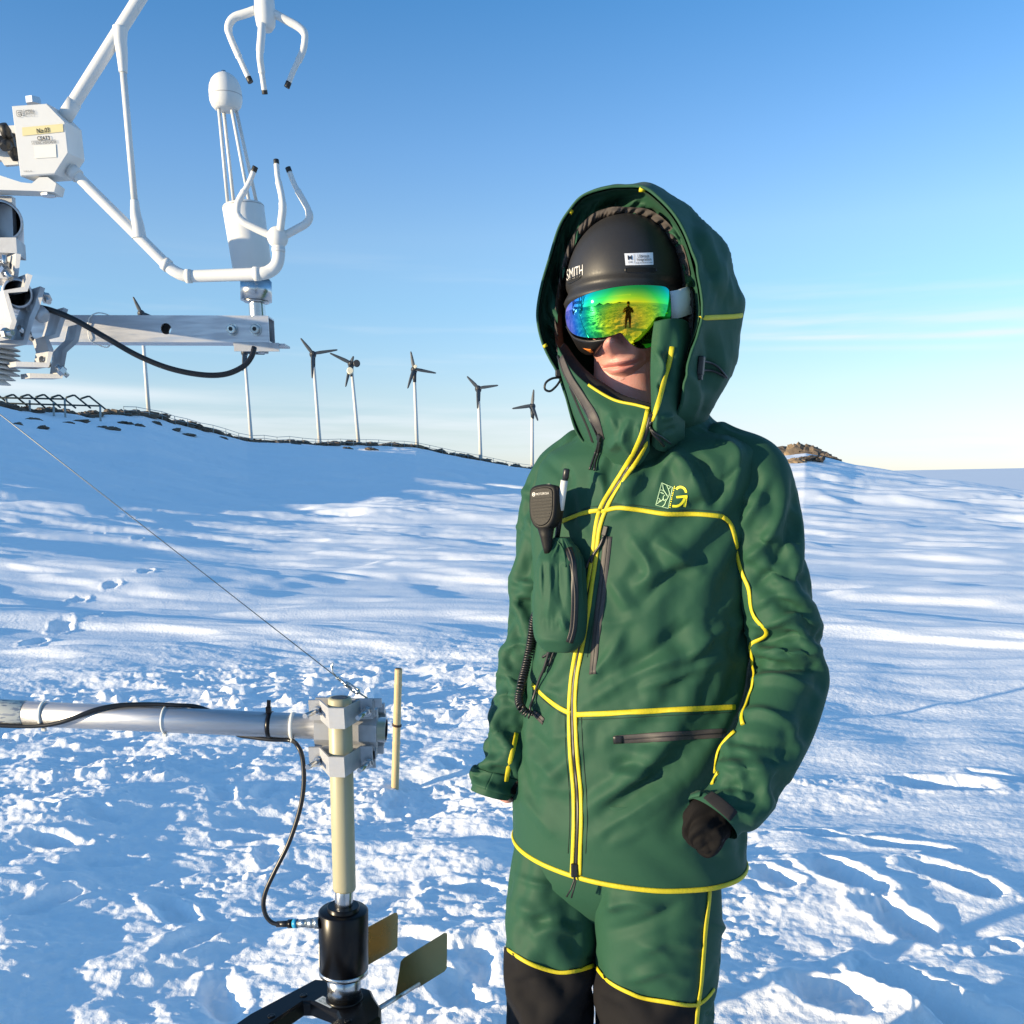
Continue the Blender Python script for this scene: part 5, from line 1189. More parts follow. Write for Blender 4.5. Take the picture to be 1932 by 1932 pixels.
# inner lining between the rim and the gathered edge at the helmet
el = [(1182, 404, 1.735), (1214, 408, 1.73), (1246, 428, 1.72), (1272, 462, 1.71), (1288, 505, 1.70), (1296, 552, 1.695), (1299, 595, 1.69), (1297, 632, 1.69), (1293, 665, 1.69), (1284, 716, 1.69), (1270, 764, 1.69), (1246, 800, 1.69),
      (1190, 812, 1.69), (1140, 800, 1.73), (1104, 770, 1.77), (1080, 725, 1.785), (1066, 695, 1.79), (1057, 670, 1.795), (1054, 643, 1.797), (1052, 612, 1.798), (1053, 580, 1.798), (1059, 537, 1.795), (1072, 492, 1.79), (1090, 452, 1.78), (1108, 430, 1.77), (1128, 414, 1.76), (1150, 406, 1.75), (1166, 403, 1.74)]
rim_in = [tuple(np.array(q) + np.array((-2.5 if q[0] > 1180 else 2.5, 2.5 if q[1] < 500 else 0, .006))) for q in rim]
def ruff(ring, amp, seed, k=9):
    out = []; random.seed(seed)
    for i, q in enumerate(ring):
        out.append(q)
    return out
half = [tuple(np.array(a) * .45 + np.array(c) * .55 + np.array((0, 0, .035))) for a, c in zip(rim_in, el)]
lin_g = patch([rim_in, [tuple(np.array(a) * .8 + np.array(c) * .2 + np.array((0, 0, .03))) for a, c in zip(rim_in, half)], half, el], 260, 34, True)
th = np.linspace(0, 2 * np.pi, 260, endpoint=False); vv = np.linspace(0, 1, 34)[:, None]
ncam = (CAM - lin_g); ncam /= np.linalg.norm(ncam, axis=2, keepdims=True)
fold = fbm(np.cos(th)[None] * 3.2 + 4 + vv * .3, np.sin(th)[None] * 3.2 + vv * .3, 3, 77) * sstep(vv, .12, .75) * .095
lin_g = lin_g + ncam * fold[..., None]
lin = grid_mesh('hood_lining', lin_g, True, M_green, person)
# gathered black elastic hem
el2 = [tuple(np.array(q) + np.array((9 if q[0] > 1180 else -6, -13 if q[1] < 520 else 0, -.014))) for q in el]
inn_ = [tuple(np.array(q) * np.array((.93, .93, 1)) + np.array((1180 * .07, 600 * .07, .035))) for q in el]
e_g = patch([el2, [tuple(np.array(q) + np.array((0, 0, -.006))) for q in el], inn_], 420, 18, True)
th = np.linspace(0, 2 * np.pi, 420, endpoint=False); vv = np.linspace(0, 1, 18)[:, None]
gath = (fbm(np.cos(th)[None] * 13, np.sin(th)[None] * 13 + vv * .5, 3, 83) * .016 + fbm(np.cos(th)[None] * 5, np.sin(th)[None] * 5, 2, 85) * .012) * np.sin(np.pi * np.clip(vv, .05, .95))
ncam = (CAM - e_g); ncam /= np.linalg.norm(ncam, axis=2, keepdims=True)
e_g = e_g + ncam * gath[..., None]
M_gather = mat('gathered_elastic', (.045, .037, .034), .8); fabric(M_gather, (.06, .05, .045), .6)
grid_mesh('elastic_hem', e_g, True, M_gather, person)

# ------------------------------------------------------------------ collar
colL = [[(1052, 655, 1.725), (1068, 684, 1.70), (1092, 711, 1.675), (1122, 734, 1.65), (1160, 755, 1.625), (1200, 764, 1.60), (1226, 771, 1.585)],
        [(1054, 690, 1.722), (1074, 720, 1.69), (1098, 748, 1.66), (1128, 772, 1.63), (1163, 788, 1.605), (1200, 793, 1.585), (1228, 790, 1.575)],
        [(1070, 745, 1.725), (1092, 775, 1.690), (1116, 800, 1.658), (1142, 822, 1.630), (1172, 835, 1.606), (1203, 836, 1.590), (1226, 820, 1.580)],
        [(1092, 820, 1.752), (1110, 842, 1.725), (1132, 862, 1.695), (1158, 878, 1.668), (1185, 884, 1.642), (1208, 876, 1.625), (1226, 850, 1.61)]]
cg = patch(colL, 90, 50)
cs = 1.0 if (grid_normals(cg, False)[25, 45] @ (CAM - cg[25, 45])) > 0 else -1.0
cg = strokes(cg, cs, [([(1150, 780), (1170, 820), (1150, 850)], 12, .008), ([(1190, 790), (1180, 830), (1195, 860)], 9, .007), ([(1165, 790), (1172, 830)], 8, -.006), ([(1115, 770), (1130, 810)], 10, .006), ([(1205, 800), (1210, 840)], 8, .005)], False)
collar_l = grid_mesh('collar', cg, False, M_green, person, thick=.003, flip=cs < 0); collar_l['label'] = 'open side of the stand-up collar under the chin'
# dark fleece inside the collar
lin2 = patch([[(1055, 658, 1.728), (1070, 686, 1.705), (1094, 713, 1.68), (1124, 736, 1.655), (1162, 757, 1.63), (1202, 766, 1.606), (1229, 773, 1.592)],
              [(1066, 648, 1.77), (1088, 680, 1.735), (1112, 704, 1.705), (1142, 725, 1.68), (1174, 744, 1.655), (1208, 755, 1.63), (1234, 762, 1.615)],
              [(1080, 670, 1.83), (1105, 700, 1.80), (1130, 722, 1.77), (1155, 742, 1.74), (1182, 760, 1.71), (1212, 772, 1.68), (1240, 776, 1.66)]], 60, 24)
grid_mesh('collar_fleece', lin2, False, M_lining, person, thick=.002)
colR = [[(1234, 607, 1.623), (1250, 603, 1.614), (1268, 601, 1.616), (1288, 602, 1.64), (1302, 610, 1.69)],
        [(1229, 648, 1.616), (1245, 645, 1.602), (1265, 645, 1.604), (1287, 648, 1.612), (1303, 655, 1.67)],
        [(1227, 700, 1.606), (1241, 698, 1.588), (1260, 698, 1.590), (1282, 702, 1.606), (1300, 710, 1.66)],
        [(1228, 750, 1.59), (1238, 752, 1.568), (1252, 754, 1.572), (1274, 757, 1.60), (1295, 764, 1.65)],
        [(1229, 795, 1.58), (1236, 803, 1.565), (1246, 808, 1.57), (1266, 812, 1.595), (1292, 816, 1.645)],
        [(1230, 840, 1.61), (1238, 848, 1.615), (1250, 852, 1.625), (1268, 852, 1.65), (1295, 850, 1.70)]]
cgr = patch(colR, 60, 90)
crs = 1.0 if (grid_normals(cgr, False)[45, 30] @ (CAM - cgr[45, 30])) > 0 else -1.0
cgr = strokes(cgr, crs, [([(1238, 660), (1250, 690), (1246, 720)], 7, .006), ([(1260, 660), (1268, 720)], 8, -.006), ([(1240, 720), (1256, 740)], 6, -.005), ([(1245, 790), (1270, 785)], 7, .006), ([(1250, 820), (1275, 806)], 6, -.005)], False)
collar_r = grid_mesh('collar', cgr, False, M_green, person, thick=.004, flip=crs < 0); collar_r['label'] = 'tall closed side of the stand-up collar beside the cheek'
# ------------------------------------------------------------------ head, face
HC = np.array(P(1182, 590, 1.752))
hyaw = rad(14)
hf = np.array((-math.sin(hyaw), -math.cos(hyaw), -.02)); hf /= np.linalg.norm(hf)
hside = np.array((math.cos(hyaw), -math.sin(hyaw), 0)); hup = np.cross(hside, hf) * -1
if hup[2] < 0: hup = -hup
def build_head():
    nv, nu = 150, 160
    th = np.linspace(.02, np.pi - .02, nv)[:, None]; ph = np.linspace(0, 2 * np.pi, nu, endpoint=False)[None]
    x = np.sin(th) * np.sin(ph); y = np.sin(th) * np.cos(ph); z = np.cos(th) * np.ones_like(ph)   # x side, y front, z up
    low = sstep(-z, 0, 1)
    sx = .076 * (1 - .20 * low); sy = .098 * (1 - .08 * low * (y > 0)); sz = np.where(z > 0, .115, .128)
    g = HC + (x * sx)[..., None] * hside + (y * sy)[..., None] * hf + (z * sz)[..., None] * hup
    # chin and jaw
    X, Y = px_of(g); front = (y > .15)
    def bump(cx, cy, rx, ry, h, p=2.0, rot=0.0):
        dx, dy = X - cx, Y - cy; c, s_ = math.cos(rot), math.sin(rot); u, v = (dx * c + dy * s_) / rx, (-dx * s_ + dy * c) / ry
        return h * np.exp(-(np.abs(u) ** p + np.abs(v) ** p))
    D = np.zeros_like(X)
    D += bump(1172, 728, 30, 18, .014)                                     # chin
    D += bump(1153, 653, 15, 13, .036, 2.4) + bump(1158, 634, 12, 24, .022)      # nose tip, bridge
    D += bump(1136, 657, 8, 8, .006) + bump(1174, 656, 9, 8, .009)          # wings
    D -= bump(1146, 667, 5, 4, .004) + bump(1164, 667, 5, 4, .004)          # nostrils
    D += bump(1165, 685, 30, 6, .0075, rot=-.13) + bump(1164, 700, 24, 7, .0085, rot=-.13)   # lips
    mouth = np.abs((Y - (692 - (X - 1165) * .13 - ((X - 1165) / 40) ** 2 * 5)))
    D -= .0075 * np.exp(-(mouth / 1.9) ** 2) * np.exp(-(np.abs((X - 1168) / 42)) ** 4)
    D -= bump(1166, 711, 22, 4, .004)                                      # under the lip
    D -= bump(1212, 673, 6, 10, .005) + bump(1122, 695, 6, 9, .004)         # corners of the smile
    D += bump(1215, 655, 22, 18, .010) + bump(1110, 662, 18, 18, .006)      # cheeks
    D -= bump(1158, 676, 4, 6, .0025)                                      # philtrum
    g = g + (D * front)[..., None] * hf
    # neck
    neck = []
    for k, f in enumerate(np.linspace(0, 1, 12)):
        c = HC - hup * (.07 + .14 * f) - hf * (.012 + .01 * f)
        neck.append(superell(c, hside, hf, .058 + .02 * f ** 2, .062 + .015 * f ** 2, 40))
    return g, np.array(neck)
hg_, ng_ = build_head()
# body core under the clothes, one mesh with the head
mb = MB()
nv, nu = hg_.shape[:2]
mb.ring_loft([[Vector(p) for p in r] for r in hg_])
mb.ring_loft([[Vector(p) for p in r] for r in ng_])
# bare wrist and loosely curled hand in the hanging sleeve
def hand(mb, wrist, d, palm_n, s=1.0, curl=.9):
    d = Vector(d).normalized(); pn = Vector(palm_n); pn = (pn - d * pn.dot(d)).normalized(); sd = d.cross(pn)
    w = Vector(wrist)
    rings = [superell(w + d * (.085 * f * s), sd, pn, (.026 + .016 * math.sin(f * 1.9)) * s, (.019 - .004 * f) * s, 16, 2.6) for f in np.linspace(0, 1, 7)]
    mb.ring_loft([[Vector(p) for p in r] for r in rings])
    for i, L in enumerate((.070, .078, .074, .058)):
        base = w + d * .080 * s + sd * ((i - 1.5) * .0195 * s)
        pts = [base - d * .01]; ang = 0.0; dd = d.copy(); seg = (.45, .32, .23)
        for k in range(3):
            ang += curl * (.55 + .25 * k); dd = d * math.cos(ang) + pn * math.sin(ang); pts.append(pts[-1] + dd * L * seg[k] * s)
        mb.tube(cr(pts, 10), [.0095 * s] * 4 + [.0088 * s] * 4 + [.0078 * s, .0045 * s], 10)
    tb = w + d * .025 * s + sd * -.030 * s
    mb.tube(cr([tb, tb + (d * .5 - sd * .5 + pn * .4) * .035 * s, tb + (d * .85 - sd * .35 + pn * .7) * .058 * s], 8), [.012 * s] * 4 + [.0105 * s] * 3 + [.005 * s], 10)
wl = P(944, 1444, 1.785); hand(mb, wl, (P(936, 1500, 1.772) - wl), (0.8, -.2, 0), .62, .8)
wr_ = P(1392, 1494, 1.475); hand(mb, wr_, (P(1335, 1560, 1.447) - wr_), (-1, -.2, -.2), .58, 1.3)
# trunk, arms and legs carry the clothes
mb.ring_loft([[Vector(p) for p in superell(c_, sdir, fdir, a_, b_, 24)] for c_, a_, b_ in [(HC - hup * .20 - hf * .02, .07, .075)] + [(np.array((P(1200, y_, YP).x, YP + .02, P(1200, y_, YP).z)), w_, w_ * .6) for y_, w_ in ((850, .10), (900, .13), (1050, .14), (1250, .14), (1450, .14), (1560, .13))]])
for ctrl in (slv_near, slv_far):
    q = cr(ctrl, 30); mb.tube([P(a_, b_, y_) for a_, b_, y_, r_ in q[:-3]], [float(.018 + .010 * (1 - f)) for f in np.linspace(0, 1, 27)], 12)
for ctrl in (leg_near, leg_far):
    q = cr(ctrl, 24); mb.tube([P(a_, b_, y_) for a_, b_, y_, r_ in q], [float(.060 - .022 * f) for f in np.linspace(0, 1, 24)], 14)
body = mb.build('body', M_skin, person, 'fair-skinned lower face with a slight smile'); 
# lips get their own colour as a thin part of the face
hb = bvh_of([body])
M_lip = mat('lips', (.60, .22, .20), .4)
def lipshape(pts_top, pts_bot):
    a, c = cr(pts_top, 16), cr(pts_bot, 16)
    v, f = [], []
    for i in range(16):
        for k in range(4):
            p = a[i] * (1 - k / 3) + c[i] * k / 3; h = hit(hb, *p); v.append(h[0] + h[1] * .0004)
    f = [(4 * i + k, 4 * i + k + 1, 4 * i + k + 5, 4 * i + k + 4) for i in range(15) for k in range(3)]
    return v, f
mb = MB(); mb.add(*lipshape([(1132, 695), (1150, 685), (1166, 683), (1185, 680), (1207, 677)], [(1132, 696), (1150, 693), (1166, 691), (1185, 688), (1207, 678)]), smooth=True)
mb.add(*lipshape([(1134, 697), (1150, 695), (1166, 693), (1185, 690), (1204, 680)], [(1134, 698), (1150, 702), (1166, 703), (1185, 698), (1204, 681)]), smooth=True)
mb.build('lips', M_lip, person)

# ------------------------------------------------------------------ helmet
M_helmet = mat('helmet_shell', (.020, .019, .019), .5); add_noise(M_helmet, 300, 0, None, .04, .04, 900, dist=.0005)
HH = np.array(P(1181, 545, 1.775)); hy2 = rad(17)
h_f = np.array((-math.sin(hy2), -math.cos(hy2), 0.0)); h_s = np.array((math.cos(hy2), -math.sin(hy2), 0.0)); h_u = np.array((0, 0, 1.0))
def helm(ph, th, grow=0.0):
    "ph round the head from the front, th from the crown down"
    lo = np.clip((th - 1.35) / .4, 0, 1)
    a, b_, h = .104 + grow, .132 + grow, .118 + grow
    x = a * np.sin(th) ** .92 * np.sin(ph); y = b_ * np.sin(th) ** .92 * np.cos(ph); z = h * np.cos(th)
    return HH + x[..., None] * h_s + y[..., None] * h_f + (z)[..., None] * h_u
nv, nu = 60, 120
th = np.linspace(.01, 1, nv)[:, None]; ph = np.linspace(0, 2 * np.pi, nu, endpoint=False)[None]
edge_th = 1.86 + .02 * (1 - np.cos(ph)) / 2 + .22 * np.clip(-np.cos(ph), 0, 1)
TH = th * edge_th
lip = .006 * np.exp(-((th - .955) / .03) ** 2) - .004 * np.exp(-((th - .88) / .03) ** 2)
hgd = helm(ph * np.ones_like(TH), TH, lip)
helmet = grid_mesh('helmet', hgd, True, M_helmet, person, thick=.010, flip=False); helmet['label'] = 'matte black ski helmet with narrow front vents'
bm = bmesh.new(); bm.from_mesh(helmet.data); bmesh.ops.recalc_face_normals(bm, faces=bm.faces)
if sum((f.normal.dot(f.calc_center_median() - Vector(HH))) for f in bm.faces) < 0: bmesh.ops.reverse_faces(bm, faces=bm.faces)
bm.to_mesh(helmet.data); bm.free()
hbv = bvh_of([helmet])
# rolled edge of the shell
mb = MB(); k = np.array([helm(np.array([a]), np.array([1.86 + .02 * (1 - math.cos(a)) / 2 + .22 * max(-math.cos(a), 0)]), .0015)[0] for a in np.linspace(0, 2 * np.pi, 120, endpoint=False)])
rings = []
for i in range(120):
    tg = k[(i + 1) % 120] - k[i - 1]; tg /= np.linalg.norm(tg); out = k[i] - HH; out[2] = 0; out /= np.linalg.norm(out); up_ = np.cross(tg, out)
    rings.append([Vector(k[i] + out * .004 * math.cos(a) + up_ * .006 * math.sin(a)) for a in np.linspace(0, 2 * np.pi, 10, endpoint=False)])
mb.ring_loft(rings, loop=True); mb.build('edge_trim', M_plastic, helmet)
# vents: a raised lip round a flat near-black strip painting the slot's shade
M_vent_shade = mat('vent_dark', (.002, .002, .002), .8)
for quad in (((1180, 505), (1238, 505), (1238, 514), (1180, 514)), ((1072, 527), (1097, 517), (1097, 524), (1073, 536))):
    q = [np.array(a, float) for a in quad]; c_ = sum(q) / 4
    rr = []
    for a in np.linspace(0, 2 * np.pi, 28, endpoint=False):
        C, S = math.cos(a), math.sin(a); r_ = (abs(C) ** 5 + abs(S) ** 5) ** (-.2); x_, y_ = .5 + .5 * C * r_, .5 + .5 * S * r_
        rr.append(q[0] * (1 - x_) * (1 - y_) + q[1] * x_ * (1 - y_) + q[2] * x_ * y_ + q[3] * (1 - x_) * y_)
    mb = MB(); ring = []
    for sc_, lift in ((1.10, .0002), (1.04, .0016), (.96, .0012), (.93, -.006)):
        row = []
        for p_ in rr:
            pp = c_ + (p_ - c_) * np.array((1 + (sc_ - 1) * .5, sc_ + (sc_ - 1) * 1.5)); h = hit(hbv, *pp); row.append(h[0] + h[1] * lift)
        ring.append(row)
    mb.ring_loft(ring, cap=(False, False)); v = mb.build('vent', M_plastic, helmet)
    printed(hbv, [c_ + (a - c_) * np.array((.96, .92)) for a in q], [rect(0, 0, 1, 1, 14)], .0009).build('vent_slot_shade', M_vent_shade, helmet)
M_print_l = mat('light_print', (.62, .60, .56), .5); M_print_d = mat('dark_print', (.02, .025, .04), .5)
M_sticker = mat('white_sticker', (.78, .79, .82), .45)
printed(hbv, ((1069, 509), (1100, 499), (1100, 519), (1070, 530)), [place_text('SMITH', 0, 0, 1, 1)], .0008).build('lettering', M_print_l, helmet)
stq = ((1178, 479), (1231, 477), (1232, 500), (1180, 501))
st = printed(hbv, stq, [rect(0, 0, 1, 1, 10)], .0014).build('sticker', M_sticker, helmet)
printed(hbv, stq, [place_text('M', .10, .45, .25, .82, True), place_text('Ultimate', .46, .60, .86, .86), place_text('Integration', .42, .34, .93, .58), rect(.325, .12, .335, .9), rect(.09, .32, .27, .335), place_text('by MIPS', .10, .17, .26, .28), place_text('BRAIN PROTECTION SYSTEM', .38, .12, .96, .22)], .0018).build('sticker_print', M_print_d, helmet)

# ------------------------------------------------------------------ goggles
R_L = .115
d0 = ray(1182, 582); d0 = d0 / np.linalg.norm(d0)
front = np.array(P(1182, 582, 1.615)); GC = front + d0 * R_L
top = cr([(1067, 596), (1069, 582), (1077, 571), (1092, 562), (1120, 551), (1160, 542), (1200, 538), (1240, 539), (1258, 543), (1264, 556), (1266, 590)], 80)
bot = cr([(1067, 598), (1071, 617), (1084, 631), (1110, 637), (1140, 636), (1160, 631), (1172, 628), (1182, 640), (1195, 652), (1207, 657), (1225, 655), (1245, 643), (1259, 620), (1266, 592)], 80)
def on_sphere(px, py, R):
    o = CAM - GC; d = ray(px, py); d = d / np.linalg.norm(d); bq = o @ d; c_ = o @ o - R * R; D = bq * bq - c_
    tt = -bq - math.sqrt(max(D, 0)); return Vector(CAM + d * tt)
nvl = 26
pxg = np.array([[top[i] * (1 - k / (nvl - 1)) + bot[i] * k / (nvl - 1) for i in range(80)] for k in range(nvl)])
lg = np.array([[np.array(on_sphere(q[0], q[1], R_L)) for q in r] for r in pxg])
# frame: the lens outline carried back towards the face
M_frame = mat('goggle_frame', (.012, .011, .011), .4)
outline = np.vstack([top, bot[::-1][1:-1]])
cpx = outline.mean(0)
rings = []
for grow, R in ((1.0, R_L - .0008), (1.012, R_L - .002), (1.012, R_L - .006), (1.0, R_L - .018), (.96, R_L - .030)):
    rings.append([on_sphere(*(cpx + (q - cpx) * np.array((1 + (grow - 1) * .8, 1 + (grow - 1) * 1.6))), R) if grow < 2 else None for q in outline])
mb = MB(); mb.ring_loft(rings, cap=(False, True)); goggles = mb.build('goggles', M_frame, person, 'ski goggles with a mirrored green and orange lens')
lens = grid_mesh('lens', lg, False, None, goggles)
M_lens = mat('mirror_lens', (.6, .8, .1), .035, 1.0)
t, b = nodes_of(M_lens)
geo = t.nodes.new('ShaderNodeNewGeometry'); vm = t.nodes.new('ShaderNodeVectorMath'); vm.operation = 'DISTANCE'
vm.inputs[1].default_value = tuple(on_sphere(1186, 606, R_L)); t.links.new(geo.outputs['Position'], vm.inputs[0])
ns_ = t.nodes.new('ShaderNodeTexNoise'); ns_.inputs['Scale'].default_value = 14; t.links.new(geo.outputs['Position'], ns_.inputs['Vector'])
ad = t.nodes.new('ShaderNodeMath'); ad.operation = 'MULTIPLY_ADD'; ad.inputs[1].default_value = .014; t.links.new(ns_.outputs[0], ad.inputs[0]); t.links.new(vm.outputs['Value'], ad.inputs[2])
mr = t.nodes.new('ShaderNodeMapRange'); mr.inputs[1].default_value = .007; mr.inputs[2].default_value = .127; t.links.new(ad.outputs[0], mr.inputs[0])
rp = t.nodes.new('ShaderNodeValToRGB')
for i, (p_, c_) in enumerate([(0, (.95, .50, .06)), (.17, (.92, .66, .03)), (.32, (.72, .85, .03)), (.46, (.10, .85, .10)), (.60, (.02, .80, .28)), (.72, (.03, .62, .72)), (.84, (.10, .34, .95)), (.97, (.42, .30, .85))]):
    e_ = rp.color_ramp.elements[i] if i < 2 else rp.color_ramp.elements.new(p_)
    e_.position = p_; e_.color = (*c_, 1)
t.links.new(mr.outputs[0], rp.inputs[0]); t.links.new(rp.outputs[0], b.inputs['Base Color'])
lens.data.materials.append(M_lens)
if (grid_normals(lg, False)[13, 40] @ (CAM - lg[13, 40])) < 0: lens.data.flip_normals()
# lower part of the frame seen below the lens, with its orange inner face
M_orange = mat('orange_frame', (.55, .16, .02), .5)
lowf = np.array([[np.array(on_sphere(px_, py_, R_)) for (px_, py_, R_) in row] for row in (
    [(1070, 614, .108), (1084, 634, .110), (1110, 641, .111), (1130, 640, .111), (1145, 638, .110), (1152, 636, .108)],
    [(1078, 630, .100), (1090, 648, .103), (1108, 657, .105), (1122, 656, .106), (1134, 648, .105), (1144, 641, .103)],
    [(1086, 645, .092), (1096, 660, .096), (1110, 668, .098), (1120, 667, .098), (1128, 657, .097), (1138, 647, .096)])])
gl = np.array([cr(r, 30) for r in lowf]); gl = np.array([cr(gl[:, k], 10) for k in range(30)]).transpose(1, 0, 2)
grid_mesh('frame_skirt', gl, False, M_frame, goggles, thick=.003)
gl2 = gl[5:9, 3:20] + (CAM - gl[5:9, 3:20]) * .006; grid_mesh('frame_inlay', gl2, False, M_orange, goggles, thick=.001)
M_strap = mat('grey_strap', (.74, .76, .80), .8); fabric(M_strap, (.66, .68, .74), .6)
sg = np.array([[np.array(P(*q)) for q in r] for r in np.array([cr(r, 24) for r in (
    [(1258, 551, 1.66), (1275, 548, 1.66), (1292, 542, 1.675), (1303, 538, 1.705), (1308, 535, 1.76)],
    [(1263, 578, 1.66), (1279, 574, 1.66), (1296, 568, 1.675), (1306, 564, 1.705), (1311, 562, 1.76)],
    [(1267, 604, 1.66), (1282, 600, 1.66), (1299, 594, 1.675), (1309, 590, 1.705), (1314, 588, 1.76)])])])
grid_mesh('strap', sg, False, M_strap, goggles, thick=.003)
# ------------------------------------------------------------------ trim on the jacket
cloth = bvh_of([jacket, slvN, slvF, collar_l, collar_r, hood])
tb = bvh_of([jacket, collar_l, collar_r])
jb = bvh_of([jacket]); nb = bvh_of([slvN]); fb_ = bvh_of([slvF])
PW = .0038
def piping(name, bv, pts, w=PW, parent=None, h=.0018, lift=.0012, nudge=0, smooth=2): return ribbon(bv, pts, w, h, lift, puck=.12, nudge=nudge, smooth=smooth).build(name, M_yellow, parent or jacket)
zipL = [(1222, 774), (1216, 800), (1203, 838), (1180, 880), (1155, 920), (1133, 958), (1124, 995), (1119, 1040), (1110, 1100), (1100, 1160), (1088, 1220), (1078, 1280), (1074, 1340), (1076, 1420), (1082, 1490), (1083, 1550), (1081, 1608), (1079, 1650)]
zipR = [(1232, 790), (1228, 812), (1215, 845), (1192, 884), (1166, 922), (1143, 962), (1131, 1000), (1126, 1045), (1117, 1105), (1108, 1165), (1098, 1225), (1088, 1285), (1086, 1340), (1089, 1420), (1096, 1490), (1097, 1550), (1095, 1608), (1094, 1650)]
piping('piping', tb, zipL); piping('piping', tb, zipR)
zm = [((a[0] + c[0]) / 2, (a[1] + c[1]) / 2) for a, c in zip(zipL, zipR)]
ribbon(tb, zm, .0034, .0018, .0004).build('main_zip', M_zip, jacket)
piping('piping', tb, [(1268, 655), (1264, 680), (1254, 712), (1246, 745), (1238, 775), (1233, 792)], .0042)
mb = MB(); mb.tube([Vector(p) for p in cg[0, 38:]], .0024, 10); mb.build('piping', M_yellow, jacket)
piping('piping', jb, [(1060, 984), (1080, 976), (1108, 966), (1134, 962)])
piping('piping', jb, [(1134, 965), (1165, 958), (1205, 962), (1240, 968), (1262, 970), (1310, 970), (1362, 974)])
piping('piping', jb, [(1005, 1292), (1030, 1316), (1056, 1336), (1078, 1346)], .0046)
piping('piping', jb, [(1088, 1348), (1150, 1346), (1240, 1341), (1320, 1337), (1386, 1334)], .0048)
def hem_ring(g, s, i0, w):
    "piping sewn round the hem"
    mb = MB(); n = g.shape[1]; nn = grid_normals(g, True) * s; rings = []
    for j in range(0, n, 2):
        p = g[-1 - i0, j]; o = nn[-1 - i0, j]; o = o / np.linalg.norm(o)
        rings.append([Vector(p + o * (.0012 + .0026 * math.cos(a)) + np.array((0, 0, 1)) * w * math.sin(a)) for a in np.linspace(0, 2 * np.pi, 8, endpoint=False)])
    return mb.ring_loft(rings, loop=True)
hem_ring(torso, sgn, 1, .0050).build('hem_piping', M_yellow, jacket)
# sleeve piping follows the inner side of the bent arm
njb = bvh_of([slvN, jacket])
piping('piping', njb, [(1362, 974), (1376, 984), (1384, 1004), (1390, 1034)], .0038, slvN)
piping('piping', nb, [(1389, 1026), (1394, 1056), (1402, 1085), (1414, 1110), (1417, 1140), (1424, 1165), (1440, 1182), (1451, 1192), (1438, 1204), (1418, 1212), (1409, 1228), (1413, 1245), (1421, 1262), (1414, 1280), (1400, 1300), (1395, 1320), (1398, 1345), (1402, 1368)], .0036, slvN, nudge=3, smooth=3, lift=.0020)
piping('piping', nb, [(1380, 1380), (1364, 1392), (1355, 1420), (1350, 1456)], .0038, slvN, nudge=3, smooth=3, lift=.0020)
piping('piping', nb, [(1349, 1458), (1332, 1464), (1322, 1480)], .0034, slvN, nudge=3, lift=.0020)
piping('piping', fb_, [(974, 1384), (968, 1412), (960, 1446), (954, 1474)], .0046, slvF, lift=.0022, nudge=-3, smooth=4)
# stitched seams
M_seam = mat('seam_thread', (.006, .026, .016), .8)
for pts in ([(1062, 977), (1108, 958), (1128, 955)], [(1146, 950), (1205, 954), (1262, 962), (1310, 962), (1358, 966)], [(1092, 1358), (1150, 1356), (1240, 1351), (1320, 1347), (1380, 1344)], [(1010, 1306), (1034, 1328), (1060, 1347), (1074, 1354)],
            [(1066, 1346), (1068, 1420), (1074, 1490), (1075, 1550), (1072, 1610)], [(1097, 1352), (1100, 1420), (1106, 1490), (1108, 1550), (1105, 1610)], [(1143, 1000), (1138, 1050), (1128, 1110), (1118, 1180), (1108, 1240)]):
    ribbon(jb, pts, .0007, .0006, .0004, step=5).build('seam', M_seam, jacket)
# pocket zips
def zip_strip(name, bv, pts, w, tape=True, parent=None):
    o = ribbon(bv, pts, w, .0014, .0004).build(name, M_ziptape, parent or jacket)
    ribbon(bv, pts, w * .16, .0022, .0005).build('zip_teeth', M_zip, o); return o
zip_strip('pocket_zip', jb, [(1147, 1012), (1142, 1060), (1134, 1130), (1125, 1200), (1118, 1272)], .0080)
zip_strip('pocket_zip', jb, [(1160, 1396), (1220, 1392), (1300, 1387), (1368, 1383)], .0085)
ribbon(jb, [(1157, 1396), (1176, 1395)], .0078, .0024, .0008).build('zip_garage', M_zip, jacket)
zip_strip('pocket_zip', jb, [(1008, 1345), (1026, 1362)], .0070)
# neck vents: dark zip bands either side of the open collar
cl_b = bvh_of([collar_l, jacket, hood])
ribbon(cl_b, [(1058, 676), (1075, 715), (1100, 752), (1122, 790), (1136, 826)], .0085, .0016, .0006).build('vent_zip', M_ziptape, jacket)
ribbon(cl_b, [(1054, 672), (1066, 706), (1090, 748), (1114, 790), (1132, 830)], .0024, .0026, .001).build('zip_teeth', M_zip, jacket)
ribbon(cl_b, [(1075, 728), (1092, 770), (1108, 805), (1118, 834)], .0050, .0008, .0004).build('vent_gap', M_lining, jacket)
def puller(pts, name, bv=tb, head=True, r=.0022, parent=None):
    loc, nor = lay(bv, pts, 4.0)
    mb = MB(); mb.tube([Vector(p + n * .0045) for p, n in zip(loc, nor)], r, 8)
    if head:
        p, n = Vector(loc[0] + nor[0] * .004), Vector(nor[0]); tg = Vector(loc[1] - loc[0]).normalized(); sd = tg.cross(n)
        mb.box(p - tg * .004, tg * .0085, sd * .0042, n * .0032, .0012)
    return mb.build(name, M_zip, parent or jacket)
puller([(1134, 826), (1130, 846), (1122, 866), (1116, 888)], 'zip_pull'); puller([(1136, 830), (1133, 850), (1128, 868), (1124, 890)], 'zip_pull', head=False)
